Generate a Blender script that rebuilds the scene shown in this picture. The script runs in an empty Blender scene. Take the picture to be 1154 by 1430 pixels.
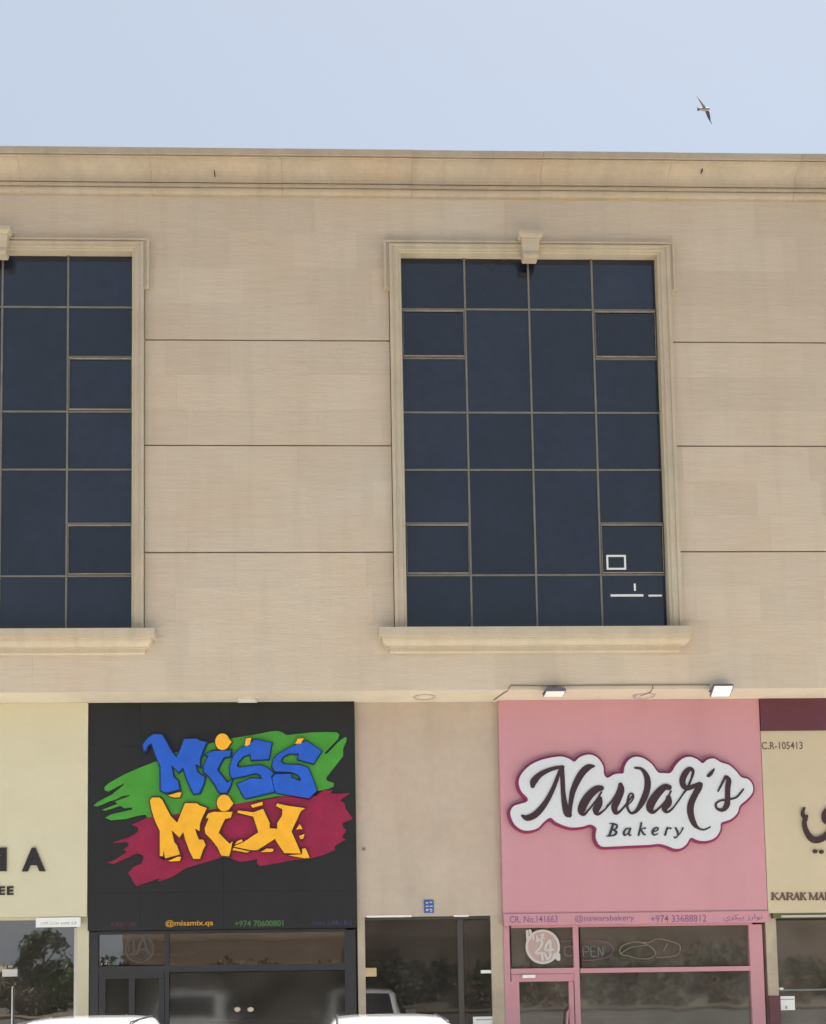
import bpy, bmesh, math, random
from mathutils import Vector, Matrix
from mathutils.geometry import tessellate_polygon
random.seed(7)
SC = bpy.context.scene
COL = SC.collection
R = math.radians

# ------------------------------------------------------------------ camera
IMW, IMH = 1154.0, 1430.0
FOC, CAMD, CAMZ = 1400.0, 18.2, 2.5
YAW, PIT, ROL, PCX, PCY = 0.0293295568, 0.0688388355, -0.0134738819, 498.152, 1237.892
fwd = Vector((math.sin(YAW)*math.cos(PIT), math.cos(YAW)*math.cos(PIT), math.sin(PIT)))
rgt = Vector((math.cos(YAW), -math.sin(YAW), 0))
up = rgt.cross(fwd)
rgt, up = rgt*math.cos(ROL)+up*math.sin(ROL), -rgt*math.sin(ROL)+up*math.cos(ROL)
cam = bpy.data.cameras.new('camera')
cam.sensor_fit = 'HORIZONTAL'; cam.sensor_width = 36
cam.lens = FOC/IMW*36
cam.shift_x = (IMW/2-PCX)/IMW
cam.shift_y = (PCY-IMH/2)/IMW
cam.clip_start = .1; cam.clip_end = 3000
co = bpy.data.objects.new('camera', cam); COL.objects.link(co)
M3 = Matrix((rgt, up, -fwd)).transposed()
co.matrix_world = Matrix.Translation((0, -CAMD, CAMZ)) @ M3.to_4x4()
SC.camera = co

def at(px, py, Y):
    d = fwd + rgt*((px-PCX)/FOC) + up*((PCY-py)/FOC)
    t = (Y+CAMD)/d.y
    return Vector((0, -CAMD, CAMZ)) + d*t
def X_(px, py, Y): return at(px, py, Y).x
def Z_(px, py, Y): return at(px, py, Y).z

# ------------------------------------------------------------------ light
SUN_EL, SUN_AZ = 76.0, 76.0       # azimuth measured from +Y (behind the building) towards +X
w = bpy.data.worlds.new('World'); SC.world = w; w.use_nodes = True
nt = w.node_tree; nt.nodes.clear()
sky = nt.nodes.new('ShaderNodeTexSky'); sky.sky_type = 'NISHITA'; sky.sun_disc = False
sky.sun_elevation = R(SUN_EL); sky.sun_rotation = R(SUN_AZ)
sky.altitude = 0; sky.air_density = 1.0; sky.dust_density = 2.5; sky.ozone_density = .6
bg = nt.nodes.new('ShaderNodeBackground'); bg.inputs['Strength'].default_value = .055
wo = nt.nodes.new('ShaderNodeOutputWorld')
haze = nt.nodes.new('ShaderNodeVectorMath'); haze.operation = 'MULTIPLY'; haze.inputs[1].default_value = (.955, 1.0, .945)
nt.links.new(sky.outputs[0], haze.inputs[0]); 
veil = nt.nodes.new('ShaderNodeMix'); veil.data_type = 'RGBA'; veil.inputs[0].default_value = .66      # even pale dust veil over the whole sky
veil.inputs[7].default_value = (3.52, 3.82, 4.32, 1)
nt.links.new(haze.outputs[0], veil.inputs[6]); nt.links.new(veil.outputs[2], bg.inputs['Color']); nt.links.new(bg.outputs[0], wo.inputs[0])
sl = bpy.data.lights.new('sun', 'SUN'); sl.energy = 5.0; sl.angle = R(.5); sl.color = (1, .97, .92)
so = bpy.data.objects.new('sun', sl); COL.objects.link(so)
sd = Vector((math.sin(R(SUN_AZ))*math.cos(R(SUN_EL)), math.cos(R(SUN_AZ))*math.cos(R(SUN_EL)), math.sin(R(SUN_EL))))
so.rotation_euler = sd.to_track_quat('Z', 'Y').to_euler(); so.location = (0, 0, 40)
SC.view_settings.view_transform = 'Standard'; SC.view_settings.look = 'None'
SC.view_settings.exposure = 1.8; SC.view_settings.gamma = 1; SC.view_settings.use_curve_mapping = False

# ------------------------------------------------------------------ materials
def mat(name, col, rough=.6, var=0.0, vscale=3.0, stretch=(1, 1, 1), rnd=0.0, bump=0.0, bscale=60.0, bstretch=None,
        metal=0.0, spec=.5, emit=None, coat=0.0, hue=0.0, dirt=0.0):
    m = bpy.data.materials.new(name); m.use_nodes = True
    t = m.node_tree; b = t.nodes['Principled BSDF']; L = t.links.new
    b.inputs['Roughness'].default_value = rough; b.inputs['Metallic'].default_value = metal
    b.inputs['Specular IOR Level'].default_value = spec; b.inputs['Coat Weight'].default_value = coat
    c4 = (*col, 1)
    geo = t.nodes.new('ShaderNodeNewGeometry')
    def vec(sc):
        mp = t.nodes.new('ShaderNodeMapping'); mp.inputs['Scale'].default_value = sc
        L(geo.outputs['Position'], mp.inputs['Vector']); return mp.outputs[0]
    src = None
    if var or rnd or dirt:
        val = None
        def addv(a, bb):
            if a is None: return bb
            n = t.nodes.new('ShaderNodeMath'); n.operation = 'MULTIPLY'; L(a, n.inputs[0]); L(bb, n.inputs[1]); return n.outputs[0]
        def rng(s, lo, hi, a=.25, z=.75):
            n = t.nodes.new('ShaderNodeMapRange'); L(s, n.inputs['Value'])
            n.inputs['From Min'].default_value = a; n.inputs['From Max'].default_value = z
            n.inputs['To Min'].default_value = lo; n.inputs['To Max'].default_value = hi; return n.outputs[0]
        if var:
            for k, (scm, amp) in enumerate(((1, 1), (7.3, .6))):
                n = t.nodes.new('ShaderNodeTexNoise'); n.inputs['Scale'].default_value = vscale*scm; n.inputs['Detail'].default_value = 6
                L(vec(stretch), n.inputs['Vector'])
                val = addv(val, rng(n.outputs['Fac'], 1-var*amp, 1+var*amp))
        if rnd:
            oi = t.nodes.new('ShaderNodeObjectInfo')
            val = addv(val, rng(oi.outputs['Random'], 1-rnd, 1+rnd, 0, 1))
        if dirt:   # rain streaks and soiling, long in z
            n = t.nodes.new('ShaderNodeTexNoise'); n.inputs['Scale'].default_value = 1.0; n.inputs['Detail'].default_value = 8
            L(vec((3.2, 1, .35)), n.inputs['Vector'])
            val = addv(val, rng(n.outputs['Fac'], 1.0, 1-dirt, .5, .78))
        vm = t.nodes.new('ShaderNodeVectorMath'); vm.operation = 'SCALE'; vm.inputs[0].default_value = col; L(val, vm.inputs['Scale'])
        src = vm.outputs[0]
        if hue:
            n = t.nodes.new('ShaderNodeTexNoise'); n.inputs['Scale'].default_value = .55; n.inputs['Detail'].default_value = 4
            L(vec((1, 1, 1.4)), n.inputs['Vector'])
            hs = t.nodes.new('ShaderNodeHueSaturation'); L(src, hs.inputs['Color'])
            L(rng(n.outputs['Fac'], .5-hue, .5+hue), hs.inputs['Hue'])
            L(rng(n.outputs['Fac'], 1.12, .84), hs.inputs['Saturation'])
            src = hs.outputs[0]
    if src is not None: L(src, b.inputs['Base Color'])
    else: b.inputs['Base Color'].default_value = c4
    if bump:
        n = t.nodes.new('ShaderNodeTexNoise'); n.inputs['Scale'].default_value = bscale; n.inputs['Detail'].default_value = 5
        L(vec(bstretch or (1, 1, 1)), n.inputs['Vector'])
        bp = t.nodes.new('ShaderNodeBump'); bp.inputs['Strength'].default_value = bump; bp.inputs['Distance'].default_value = .02
        L(n.outputs['Fac'], bp.inputs['Height']); L(bp.outputs[0], b.inputs['Normal'])
    if emit:
        b.inputs['Emission Color'].default_value = (*emit[0], 1); b.inputs['Emission Strength'].default_value = emit[1]
    return m

def glass(name, tint, refl, rough=.01, wav=0.0, ior=1.5, dust=.05):
    """clear or tinted sheet: mirror part by Fresnel with a floor, the rest see-through and tinted"""
    m = bpy.data.materials.new(name); m.use_nodes = True
    t = m.node_tree; t.nodes.clear(); L = t.links.new
    o = t.nodes.new('ShaderNodeOutputMaterial'); mx = t.nodes.new('ShaderNodeMixShader')
    tr = t.nodes.new('ShaderNodeBsdfTransparent'); tr.inputs[0].default_value = (*tint, 1)
    gl = t.nodes.new('ShaderNodeBsdfGlossy'); gl.inputs['Roughness'].default_value = rough
    gl.inputs['Color'].default_value = (1, 1, 1, 1)
    lw = t.nodes.new('ShaderNodeFresnel'); lw.inputs['IOR'].default_value = ior
    ma = t.nodes.new('ShaderNodeMath'); ma.operation = 'ADD'; ma.use_clamp = True; ma.inputs[1].default_value = refl-((ior-1)/(ior+1))**2
    L(lw.outputs[0], ma.inputs[0]); L(ma.outputs[0], mx.inputs[0]); L(tr.outputs[0], mx.inputs[1]); L(gl.outputs[0], mx.inputs[2])
    if wav:
        g = t.nodes.new('ShaderNodeNewGeometry'); n = t.nodes.new('ShaderNodeTexNoise'); n.inputs['Scale'].default_value = .9
        L(g.outputs['Position'], n.inputs['Vector'])
        bp = t.nodes.new('ShaderNodeBump'); bp.inputs['Strength'].default_value = wav; bp.inputs['Distance'].default_value = .02
        L(n.outputs['Fac'], bp.inputs['Height']); L(bp.outputs[0], gl.inputs['Normal'])
    df = t.nodes.new('ShaderNodeBsdfDiffuse'); df.inputs[0].default_value = (.50, .47, .42, 1)
    dn = t.nodes.new('ShaderNodeTexNoise'); dn.inputs['Scale'].default_value = 1.3; dn.inputs['Detail'].default_value = 7
    g2 = t.nodes.new('ShaderNodeNewGeometry'); L(g2.outputs['Position'], dn.inputs['Vector'])
    mr = t.nodes.new('ShaderNodeMapRange'); mr.inputs['From Min'].default_value = .3; mr.inputs['From Max'].default_value = .7
    mr.inputs['To Min'].default_value = dust*.5; mr.inputs['To Max'].default_value = dust*1.5; L(dn.outputs['Fac'], mr.inputs['Value'])
    m2 = t.nodes.new('ShaderNodeMixShader'); L(mr.outputs[0], m2.inputs[0]); L(mx.outputs[0], m2.inputs[1]); L(df.outputs[0], m2.inputs[2])
    L(m2.outputs[0], o.inputs[0])
    return m

STONE = mat('stone cladding', (.54, .45, .343), .8, var=.06, vscale=1.2, stretch=(1, 1, 18), rnd=.045, bump=.38, bscale=9, bstretch=(.5, 1, 9), hue=.007, dirt=.08)
TRIM = mat('stone trim', (.48, .41, .30), .75, var=.07, vscale=2.5, rnd=.03, bump=.15, bscale=40, hue=.01, dirt=.13)
CORN = mat('stone cornice', (.42, .35, .26), .78, var=.08, vscale=1.6, rnd=.04, bump=.2, bscale=30, hue=.006, dirt=.12)
GROUT = mat('grout', (.20, .165, .12), .95, var=.1)
SOFFIT = mat('soffit paint', (.60, .535, .43), .8, var=.06, vscale=1.5, dirt=.08)
PLASTER = mat('beige plaster', (.44, .36, .285), .85, var=.06, vscale=.9, bump=.2, bscale=90, hue=.012, dirt=.07)
PILLAR = mat('pillar plaster', (.42, .36, .27), .85, var=.10, vscale=3, bump=.3, bscale=60, dirt=.18)
CREAM = mat('cream panel', (.56, .52, .365), .45, var=.03, vscale=.8, bump=.03, bscale=2)
BLACK = mat('black composite panel', (.0125, .0125, .0130), .42, spec=.4, var=.12, vscale=.9, bump=.04, bscale=2, dirt=.2)
DFRAME = mat('dark powder coated frame', (.020, .019, .023), .4, var=.1)
PINK = mat('pink panel', (.495, .245, .275), .45, var=.03, vscale=.7, bump=.03, bscale=2, dirt=.05)
PINKF = mat('pink frame paint', (.48, .235, .268), .4, var=.04, vscale=2)
SAND = mat('sand coloured panel', (.49, .415, .285), .5, var=.03, vscale=.8, bump=.03, bscale=2)
MAROON = mat('maroon panel', (.095, .022, .035), .45, var=.08)
GREEN = mat('green acrylic', (.06, .27, .035), .35, spec=.25, var=.12, vscale=3)
RED = mat('crimson acrylic', (.25, .018, .055), .35, spec=.25, var=.18, vscale=3)
BLUE = mat('blue acrylic', (.022, .10, .50), .3, spec=.25, var=.12, vscale=4)
NAVY = mat('navy outline', (.006, .018, .075), .4)
YELL = mat('amber acrylic', (.80, .40, .03), .3, spec=.25, var=.08, vscale=5)
BRWN = mat('dark brown outline', (.055, .022, .006), .45)
WHITE = mat('white acrylic', (.57, .60, .62), .35, var=.02)
MAGE = mat('magenta return', (.22, .018, .085), .4)
INK = mat('dark brown letters', (.035, .014, .018), .4)
GREY = mat('anthracite letters', (.03, .026, .04), .45)
CHAR = mat('black letters', (.014, .010, .012), .45)
MULL = mat('mullion sealant', (.17, .16, .135), .55, var=.15, vscale=6)
SASH = mat('sash frame', (.27, .235, .19), .5, var=.22, vscale=7)
ALU = mat('aluminium', (.55, .53, .50), .35, metal=.6, var=.06)
STEEL = mat('brushed steel', (.62, .62, .62), .28, metal=.9)
BRASS = mat('brass lock plate', (.55, .42, .22), .4, metal=.4, var=.1)
PLATE = mat('white plate', (.74, .75, .72), .45, var=.03)
LAMPH = mat('grey lamp housing', (.12, .115, .14), .45)
LENS = mat('white lamp lens', (.86, .86, .82), .25)
CABLE = mat('grey cable', (.16, .135, .11), .6)
NUMB = mat('blue enamel', (.035, .09, .30), .3)
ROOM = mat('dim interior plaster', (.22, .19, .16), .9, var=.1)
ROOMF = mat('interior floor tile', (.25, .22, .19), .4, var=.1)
WOOD = mat('counter wood', (.12, .07, .04), .5, var=.2)
OGREEN = mat('olive edge', (.10, .11, .03), .5)
CARW = mat('white car paint', (.72, .72, .72), .25, coat=1.0)
CARG = mat('car glass', (.012, .014, .016), .05, spec=.6)
RUBB = mat('tyre rubber', (.02, .02, .02), .85)
RIM = mat('alloy rim', (.5, .5, .52), .3, metal=.8)
LRED = mat('red lamp plastic', (.35, .01, .01), .2)
TRIMB = mat('black trim', (.02, .02, .022), .6)
BIRDG = mat('pale grey plumage', (.10, .105, .125), .8, var=.2, vscale=20)
BIRDD = mat('dark plumage', (.035, .038, .06), .8, var=.2, vscale=20)
BIRDW = mat('white plumage', (.24, .235, .23), .8)
BEAK = mat('beak', (.25, .14, .04), .5)
PAVE = mat('paving block', (.47, .44, .395), .85, var=.12, vscale=1.2, bump=.3, bscale=40)
ROAD = mat('asphalt', (.055, .050, .042), .9, var=.3, vscale=1.5, bump=.4, bscale=80)
KERB = mat('kerb concrete', (.42, .40, .37), .85, var=.1)
LINE = mat('road paint', (.75, .75, .72), .7, var=.08)
SAND_G = mat('sandy ground', (.24, .19, .13), .95, var=.2, vscale=.6, bump=.4, bscale=20)
SOIL = mat('planting soil', (.085, .065, .042), .95, var=.3, vscale=2, bump=.5, bscale=15)
HOUSE = mat('ochre render', (.34, .255, .185), .9, var=.1, vscale=.8)
HOUSE2 = mat('brown render', (.27, .20, .15), .9, var=.12, vscale=.8)
LEAFD = mat('dark leaves', (.035, .06, .02), .7, var=.4, vscale=2, rnd=.2)
LEAFO = mat('olive leaves', (.10, .095, .045), .7, var=.4, vscale=2, rnd=.2)
LEAFL = mat('bright leaves', (.09, .15, .03), .7, var=.4, vscale=2, rnd=.2)
LEAFB = mat('dry brown leaves', (.15, .11, .065), .8, var=.4, vscale=2, rnd=.2)
BARK = mat('bark', (.11, .08, .055), .95, var=.3)
DECAL = mat('frosted film', (.50, .47, .44), .5)
DECALF = mat('grey faint print', (.42, .43, .42), .5)
DECALD = mat('faint film', (.06, .054, .049), .5)
NEONP = mat('unlit pink tube', (.16, .075, .09), .3)
NEONW = mat('unlit clear tube', (.13, .13, .13), .3)
NEONY = mat('unlit amber tube', (.20, .165, .11), .3)
ROSE = mat('rose disc', (.42, .30, .27), .5)
TORG = mat('orange vinyl', (.55, .27, .02), .5)
TGRN = mat('green vinyl', (.05, .16, .035), .5)
TBLU = mat('blue vinyl', (.03, .028, .10), .5)
TRED = mat('maroon vinyl', (.07, .012, .022), .5)
TPUR = mat('purple vinyl', (.19, .085, .19), .5)
TBRN = mat('brown vinyl', (.115, .06, .038), .5)
GUP = mat('reflective navy glazing', (.014, .020, .034), .04, spec=.56, var=.2, vscale=.8, rnd=.25, bump=.03, bscale=1.2)
GSHOP = glass('shop glazing', (.60, .58, .54), .14, .03, wav=.12, dust=.10)
GDARK = glass('smoked shop glazing', (.50, .47, .45), .22, .015, wav=.12, dust=.03)
GCAFE = glass('cafe glazing', (.55, .55, .53), .20, .015, wav=.12, dust=.04)
GLOW = glass('clear smoked glazing', (.45, .42, .38), .042, .10, wav=.15, ior=1.3, dust=.06)
GLOB = glass('lobby glazing', (.55, .52, .50), .065, .02, wav=.12, dust=.045, ior=1.35)

# ------------------------------------------------------------------ mesh helpers
def empty(name, loc=(0, 0, 0)):
    o = bpy.data.objects.new(name, None); o.empty_display_size = .3; COL.objects.link(o); o.location = loc
    return o
def tag(o, label=None, cat=None, group=None, kind=None):
    if label: o['label'] = label
    if cat: o['category'] = cat
    if group: o['group'] = group
    if kind: o['kind'] = kind
    return o
WLOC = {}
def wloc(o):
    v = Vector((0, 0, 0))
    while o is not None:
        v = v+o.location; o = o.parent
    return v
def link(name, me, m, parent=None, label=None):
    """meshes are given in world coordinates unless they are shared; the child carries the offset to its parent"""
    o = bpy.data.objects.new(name, me); COL.objects.link(o)
    if m is not None and not me.materials: me.materials.append(m)
    if parent is not None:
        o.parent = parent; o.location = -wloc(parent)
    if label: o['label'] = label
    return o

class MB:
    def __init__(s): s.v = []; s.f = []
    def box(s, x0, x1, y0, y1, z0, z1):
        n = len(s.v)
        s.v += [(x0, y0, z0), (x1, y0, z0), (x1, y1, z0), (x0, y1, z0), (x0, y0, z1), (x1, y0, z1), (x1, y1, z1), (x0, y1, z1)]
        s.f += [tuple(n+i for i in q) for q in ((0, 3, 2, 1), (4, 5, 6, 7), (0, 1, 5, 4), (1, 2, 6, 5), (2, 3, 7, 6), (3, 0, 4, 7))]
        return s
    def loft(s, rings, closed=True, caps=True):
        n = len(s.v); k = len(rings[0])
        for r in rings: s.v += [tuple(p) for p in r]
        for i in range(len(rings)-1):
            for j in range(k if closed else k-1):
                a = n+i*k+j; b = n+i*k+(j+1) % k
                s.f.append((a, b, b+k, a+k))
        if caps and closed:
            s.f.append(tuple(n+j for j in reversed(range(k)))); s.f.append(tuple(n+(len(rings)-1)*k+j for j in range(k)))
        return s
    def tube(s, pts, r, seg=8):
        pts = [Vector(p) for p in pts]; rings = []
        rr = r if isinstance(r, (list, tuple)) else [r]*len(pts)
        for i, p in enumerate(pts):
            d = (pts[min(i+1, len(pts)-1)]-pts[max(i-1, 0)]).normalized()
            a = d.cross(Vector((0, 0, 1)) if abs(d.z) < .9 else Vector((1, 0, 0))).normalized(); b = a.cross(d)
            rings.append([p+(a*math.cos(t)+b*math.sin(t))*rr[i] for t in [2*math.pi*j/seg for j in range(seg)]])
        return s.loft(rings)
    def disc(s, c, r, y0, y1, seg=24, rz=None):
        rz = rz or r
        return s.prism([(c[0]+r*math.cos(t), c[1]+rz*math.sin(t)) for t in [2*math.pi*j/seg for j in range(seg)]], y0, y1)
    def ring(s, c, r1, r0, y0, y1, seg=40):
        rr = []
        for j in range(seg+1):
            t = 2*math.pi*j/seg; a = math.cos(t); b = math.sin(t)
            rr.append([(c[0]+r1*a, y0, c[1]+r1*b), (c[0]+r1*a, y1, c[1]+r1*b), (c[0]+r0*a, y1, c[1]+r0*b), (c[0]+r0*a, y0, c[1]+r0*b)])
        return s.loft(rr, caps=False)
    def prism(s, poly, y0, y1):
        """(x,z) polygon extruded from y0 (front) to y1 (back)"""
        n = len(s.v); k = len(poly)
        ar = sum(poly[i][0]*poly[(i+1) % k][1]-poly[(i+1) % k][0]*poly[i][1] for i in range(k))
        if ar < 0: poly = poly[::-1]
        s.v += [(p[0], y0, p[1]) for p in poly]+[(p[0], y1, p[1]) for p in poly]
        tri = tessellate_polygon([[Vector((p[0], p[1], 0)) for p in poly]])
        for t in tri:
            a, b, c = [poly[i] for i in t]
            if (b[0]-a[0])*(c[1]-a[1])-(b[1]-a[1])*(c[0]-a[0]) < 0: t = (t[0], t[2], t[1])
            s.f.append(tuple(n+i for i in t)); s.f.append(tuple(n+k+i for i in (t[0], t[2], t[1])))
        for i in range(k):
            j = (i+1) % k
            s.f.append((n+j, n+i, n+k+i, n+k+j))
        return s
    def mesh(s, name):
        me = bpy.data.meshes.new(name); me.from_pydata(s.v, [], s.f); me.update()
        return me
    def build(s, name, m, parent=None, label=None, smooth=False, norm=False):
        me = s.mesh(name)
        if norm:
            bm = bmesh.new(); bm.from_mesh(me); bmesh.ops.recalc_face_normals(bm, faces=bm.faces); bm.to_mesh(me); bm.free()
        if smooth:
            for p in me.polygons: p.use_smooth = True
        return link(name, me, m, parent, label)
def box(name, x0, x1, y0, y1, z0, z1, m, parent=None, label=None):
    return MB().box(min(x0, x1), max(x0, x1), min(y0, y1), max(y0, y1), min(z0, z1), max(z0, z1)).build(name, m, parent, label)
def pxbox(name, a, b, c, d, yf, yb, m, parent=None, label=None):
    """box whose front face spans the photo rectangle a..c, b..d on the plane y = yf"""
    p = at(a, (b+d)/2, yf); q = at(c, (b+d)/2, yf); t = at((a+c)/2, b, yf); u = at((a+c)/2, d, yf)
    return box(name, p.x, q.x, yf, yb, u.z, t.z, m, parent, label)
def offs(poly, d):
    k = len(poly); ar = sum(poly[i][0]*poly[(i+1) % k][1]-poly[(i+1) % k][0]*poly[i][1] for i in range(k))
    if ar < 0: poly = poly[::-1]
    out = []
    for i in range(k):
        p0 = Vector(poly[i-1]); p = Vector(poly[i]); p1 = Vector(poly[(i+1) % k])
        a = (p-p0).normalized(); b = (p1-p).normalized()
        n = Vector((a.y, -a.x))+Vector((b.y, -b.x))
        if n.length < .2: n = Vector((a.y, -a.x))
        n.normalize(); c = max(.55, n.dot(Vector((a.y, -a.x))))
        q = p+n*(d/c); out.append((q.x, q.y))
    return out
def smooth_loop(pts, k=3):
    n = len(pts); out = []
    for i in range(n):
        p0, p1, p2, p3 = [Vector(pts[(i+j-1) % n]) for j in range(4)]
        for s in range(k):
            t = s/k
            q = .5*((2*p1)+(p2-p0)*t+(2*p0-5*p1+4*p2-p3)*t*t+(3*p1-p0-3*p2+p3)*t**3)
            out.append((q.x, q.y))
    return out
def smooth_open(pts, k=5):
    n = len(pts); out = []
    for i in range(n-1):
        p0 = Vector(pts[max(i-1, 0)]); p1 = Vector(pts[i]); p2 = Vector(pts[i+1]); p3 = Vector(pts[min(i+2, n-1)])
        for s in range(k):
            t = s/k
            out.append(tuple(.5*((2*p1)+(p2-p0)*t+(2*p0-5*p1+4*p2-p3)*t*t+(3*p1-p0-3*p2+p3)*t**3)))
    out.append(tuple(pts[-1])); return out
def stroke(mb, pts, yf, th, k=5, cap=True):
    """pts: (x,z,r) brush stroke; front face at yf, slowly receding along the stroke so crossings never share a plane"""
    P = smooth_open(pts, k) if len(pts) > 2 else [tuple(p) for p in pts]
    n = len(P)
    if cap:   # rounded ends
        def ext(a, b):
            d = Vector((a[0]-b[0], a[1]-b[1]))
            d = d.normalized() if d.length > 1e-9 else Vector((1, 0))
            return [(a[0]+d.x*a[2]*s, a[1]+d.y*a[2]*s, a[2]*math.sqrt(max(0, 1-s*s))+1e-4) for s in (.95, .7, .35)]
        P = ext(P[0], P[1])+P+ext(P[-1], P[-2])[::-1]
        n = len(P)
    rings = []
    for i, p in enumerate(P):
        a = P[max(i-1, 0)]; b = P[min(i+1, n-1)]
        d = Vector((b[0]-a[0], b[1]-a[1]))
        d = d.normalized() if d.length > 1e-9 else Vector((1, 0))
        nx, nz = -d.y*p[2], d.x*p[2]; y = yf+.004*i/n
        rings.append([(p[0]+nx, y, p[1]+nz), (p[0]-nx, y, p[1]-nz), (p[0]-nx, yf+th, p[1]-nz), (p[0]+nx, yf+th, p[1]+nz)])
    mb.loft(rings)
def zoomer(ox, oy, sc, Y):
    """converter from an enlarged view of the photograph to (x,z) on the plane Y"""
    def f(p):
        q = at(ox+p[0]/sc, oy+p[1]/sc, Y)
        return (q.x, q.z) if len(p) == 2 else (q.x, q.z, p[2]/sc*(Y+CAMD)/FOC)
    return f
def text(s, rect, yf, th, name, m, parent, bold=0.0, shear=0.0, label=None):
    """writing fitted to a photo rectangle on the plane yf"""
    cu = bpy.data.curves.new(name, 'FONT'); cu.body = s; cu.extrude = .5; cu.offset = bold; cu.shear = shear; cu.resolution_u = 3
    o = bpy.data.objects.new(name, cu); COL.objects.link(o)
    dg = bpy.context.evaluated_depsgraph_get()
    me = bpy.data.meshes.new_from_object(o.evaluated_get(dg))
    bpy.data.objects.remove(o)
    if not me.vertices: return None
    xs = [v.co.x for v in me.vertices]; ys = [v.co.y for v in me.vertices]
    a, b, c, d = rect
    x0 = X_(a, (b+d)/2, yf); x1 = X_(c, (b+d)/2, yf); z1 = Z_((a+c)/2, b, yf); z0 = Z_((a+c)/2, d, yf)
    mx, my = min(xs), min(ys); sx = (x1-x0)/(max(xs)-mx); sy = (z1-z0)/(max(ys)-my)
    slope = (Z_(c, (b+d)/2, yf)-Z_(a, (b+d)/2, yf))*0
    for v in me.vertices:
        X, Y, Zc = v.co
        v.co = (x0+(X-mx)*sx, yf+th*(.5-Zc), z0+(Y-my)*sy+slope)
    me.materials.clear(); me.name = name
    return link(name, me, m, parent, label)

# ------------------------------------------------------------------ ground
tag(box('ground', -400, 400, -400, 400, -.6, -.02, SAND_G), kind='structure')
tag(box('parking_paving', -60, 60, -12.5, -1.8, -.3, 0, PAVE), kind='structure')
tag(box('pavement', -60, 60, -1.62, 14, -.3, .13, PAVE), kind='structure')
tag(box('kerb', -60, 60, -1.8, -1.62, -.3, .125, KERB), kind='structure')
tag(box('road', -60, 60, -33, -12.5, -.3, -.008, ROAD), kind='structure')
tag(box('verge', -80, 80, -36.99, -33, -.3, .08, SOIL), kind='structure')
mb = MB()
for i in range(-9, 10): mb.box(i*2.7+1.3, i*2.7+1.4, -7.2, -1.9, -.1, .004)
tag(mb.build('parking_lines', LINE), kind='structure')

# ------------------------------------------------------------------ the building
BX0, BX1 = -13.0, 16.0
ZS = 7.375                       # soffit height
ZC = Z_(577, 278, 0)                       # underside of the cornice
bld = tag(empty('commercial_building', (0, 0, 0)), 'long beige stone clad commercial building with tall dark windows above a row of shops', 'building')
WZ0, WZ1 = 8.45, 15.835
WINS = [(-8.47, -3.545), (1.535, 6.457)]

# backing wall with the window openings left out
mb = MB()
xs = [BX0, WINS[0][0]-.03, WINS[0][1]+.03, WINS[1][0]-.03, WINS[1][1]+.03, BX1]
for i in (0, 2, 4): mb.box(xs[i], xs[i+1], .03, .35, ZS+.002, ZC)
for i in (1, 3):
    mb.box(xs[i], xs[i+1], .03, .35, ZS+.002, WZ0-.05); mb.box(xs[i], xs[i+1], .03, .35, WZ1+.03, ZC)
wall = mb.build('wall', GROUT, bld)
box('main_block', BX0, BX1, .45, 14, ZS+.2, 17.25, PLASTER, bld)
# stone slabs
G = .032
bands = [(ZS, 10.0-G/2, 4), (10.0+G/2, 12.055-G/2, 3), (12.055+G/2, 14.107-G/2, 3), (14.107+G/2, ZC+.02, 4)]
meshes = {}
def slab_mesh(w_, h_):
    key = (round(w_, 2), round(h_, 2))
    if key not in meshes:
        c = .0009; j = .0001; m_ = MB(); x, z = w_/2-j, h_/2-j
        r0 = [(-x, .03, -z), (x, .03, -z), (x, .03, z), (-x, .03, z)]
        r1 = [(-x, c, -z), (x, c, -z), (x, c, z), (-x, c, z)]
        r2 = [(-x+c, 0, -z+c), (x-c, 0, -z+c), (x-c, 0, z-c), (-x+c, 0, z-c)]
        m_.loft([r0, r1, r2]); me = m_.mesh('stone_slab'); me.materials.append(STONE); meshes[key] = me
    return meshes[key]
nslab = 0
def slab(x0, x1, z0, z1):
    global nslab
    for (a, b) in WINS:
        o0, o1, p0, p1 = a-.238, b+.238, WZ0-.12, WZ1+.21
        if x1 > o0+.01 and x0 < o1-.01 and z1 > p0+.01 and z0 < p1-.01:
            if x0 < o0-.03: slab(x0, o0, z0, z1)
            if x1 > o1+.03: slab(o1, x1, z0, z1)
            xa, xb = max(x0, o0), min(x1, o1)
            if z1 > p1+.03: slab(xa, xb, p1, z1)
            if z0 < p0-.03: slab(xa, xb, z0, p0)
            return
    me = slab_mesh(x1-x0, z1-z0)
    o = bpy.data.objects.new('stone_slab', me); COL.objects.link(o); o.parent = wall
    o.location = ((x0+x1)/2, random.uniform(-.002, .002), (z0+z1)/2)
    o.rotation_euler = (random.uniform(-.0006, .0006), 0, random.uniform(-.0006, .0006)); nslab += 1
row = 0
SX0, SX1 = -9.6, 13.2
for (za, zb, n) in bands:
    h = (zb-za)/n
    for i in range(n):
        x = SX0; off = (0, .42, .21)[row % 3]+random.uniform(-.06, .06)
        cuts = [SX0]; c = SX0+.62+off
        while c < SX1-.3: cuts.append(c); c += 1.215
        cuts.append(SX1)
        for a, b in zip(cuts, cuts[1:]): slab(a, b, za+i*h, za+(i+1)*h)
        row += 1
for (a, b) in ((BX0, SX0), (SX1, BX1)):      # plain cladding beyond the frame
    for (za, zb, n) in bands: box('wall_end', a+.002 if a > 0 else a, b-.002 if b < 0 else b, 0.001, .03, za, zb, STONE, bld)
print('slabs', nslab)

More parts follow.
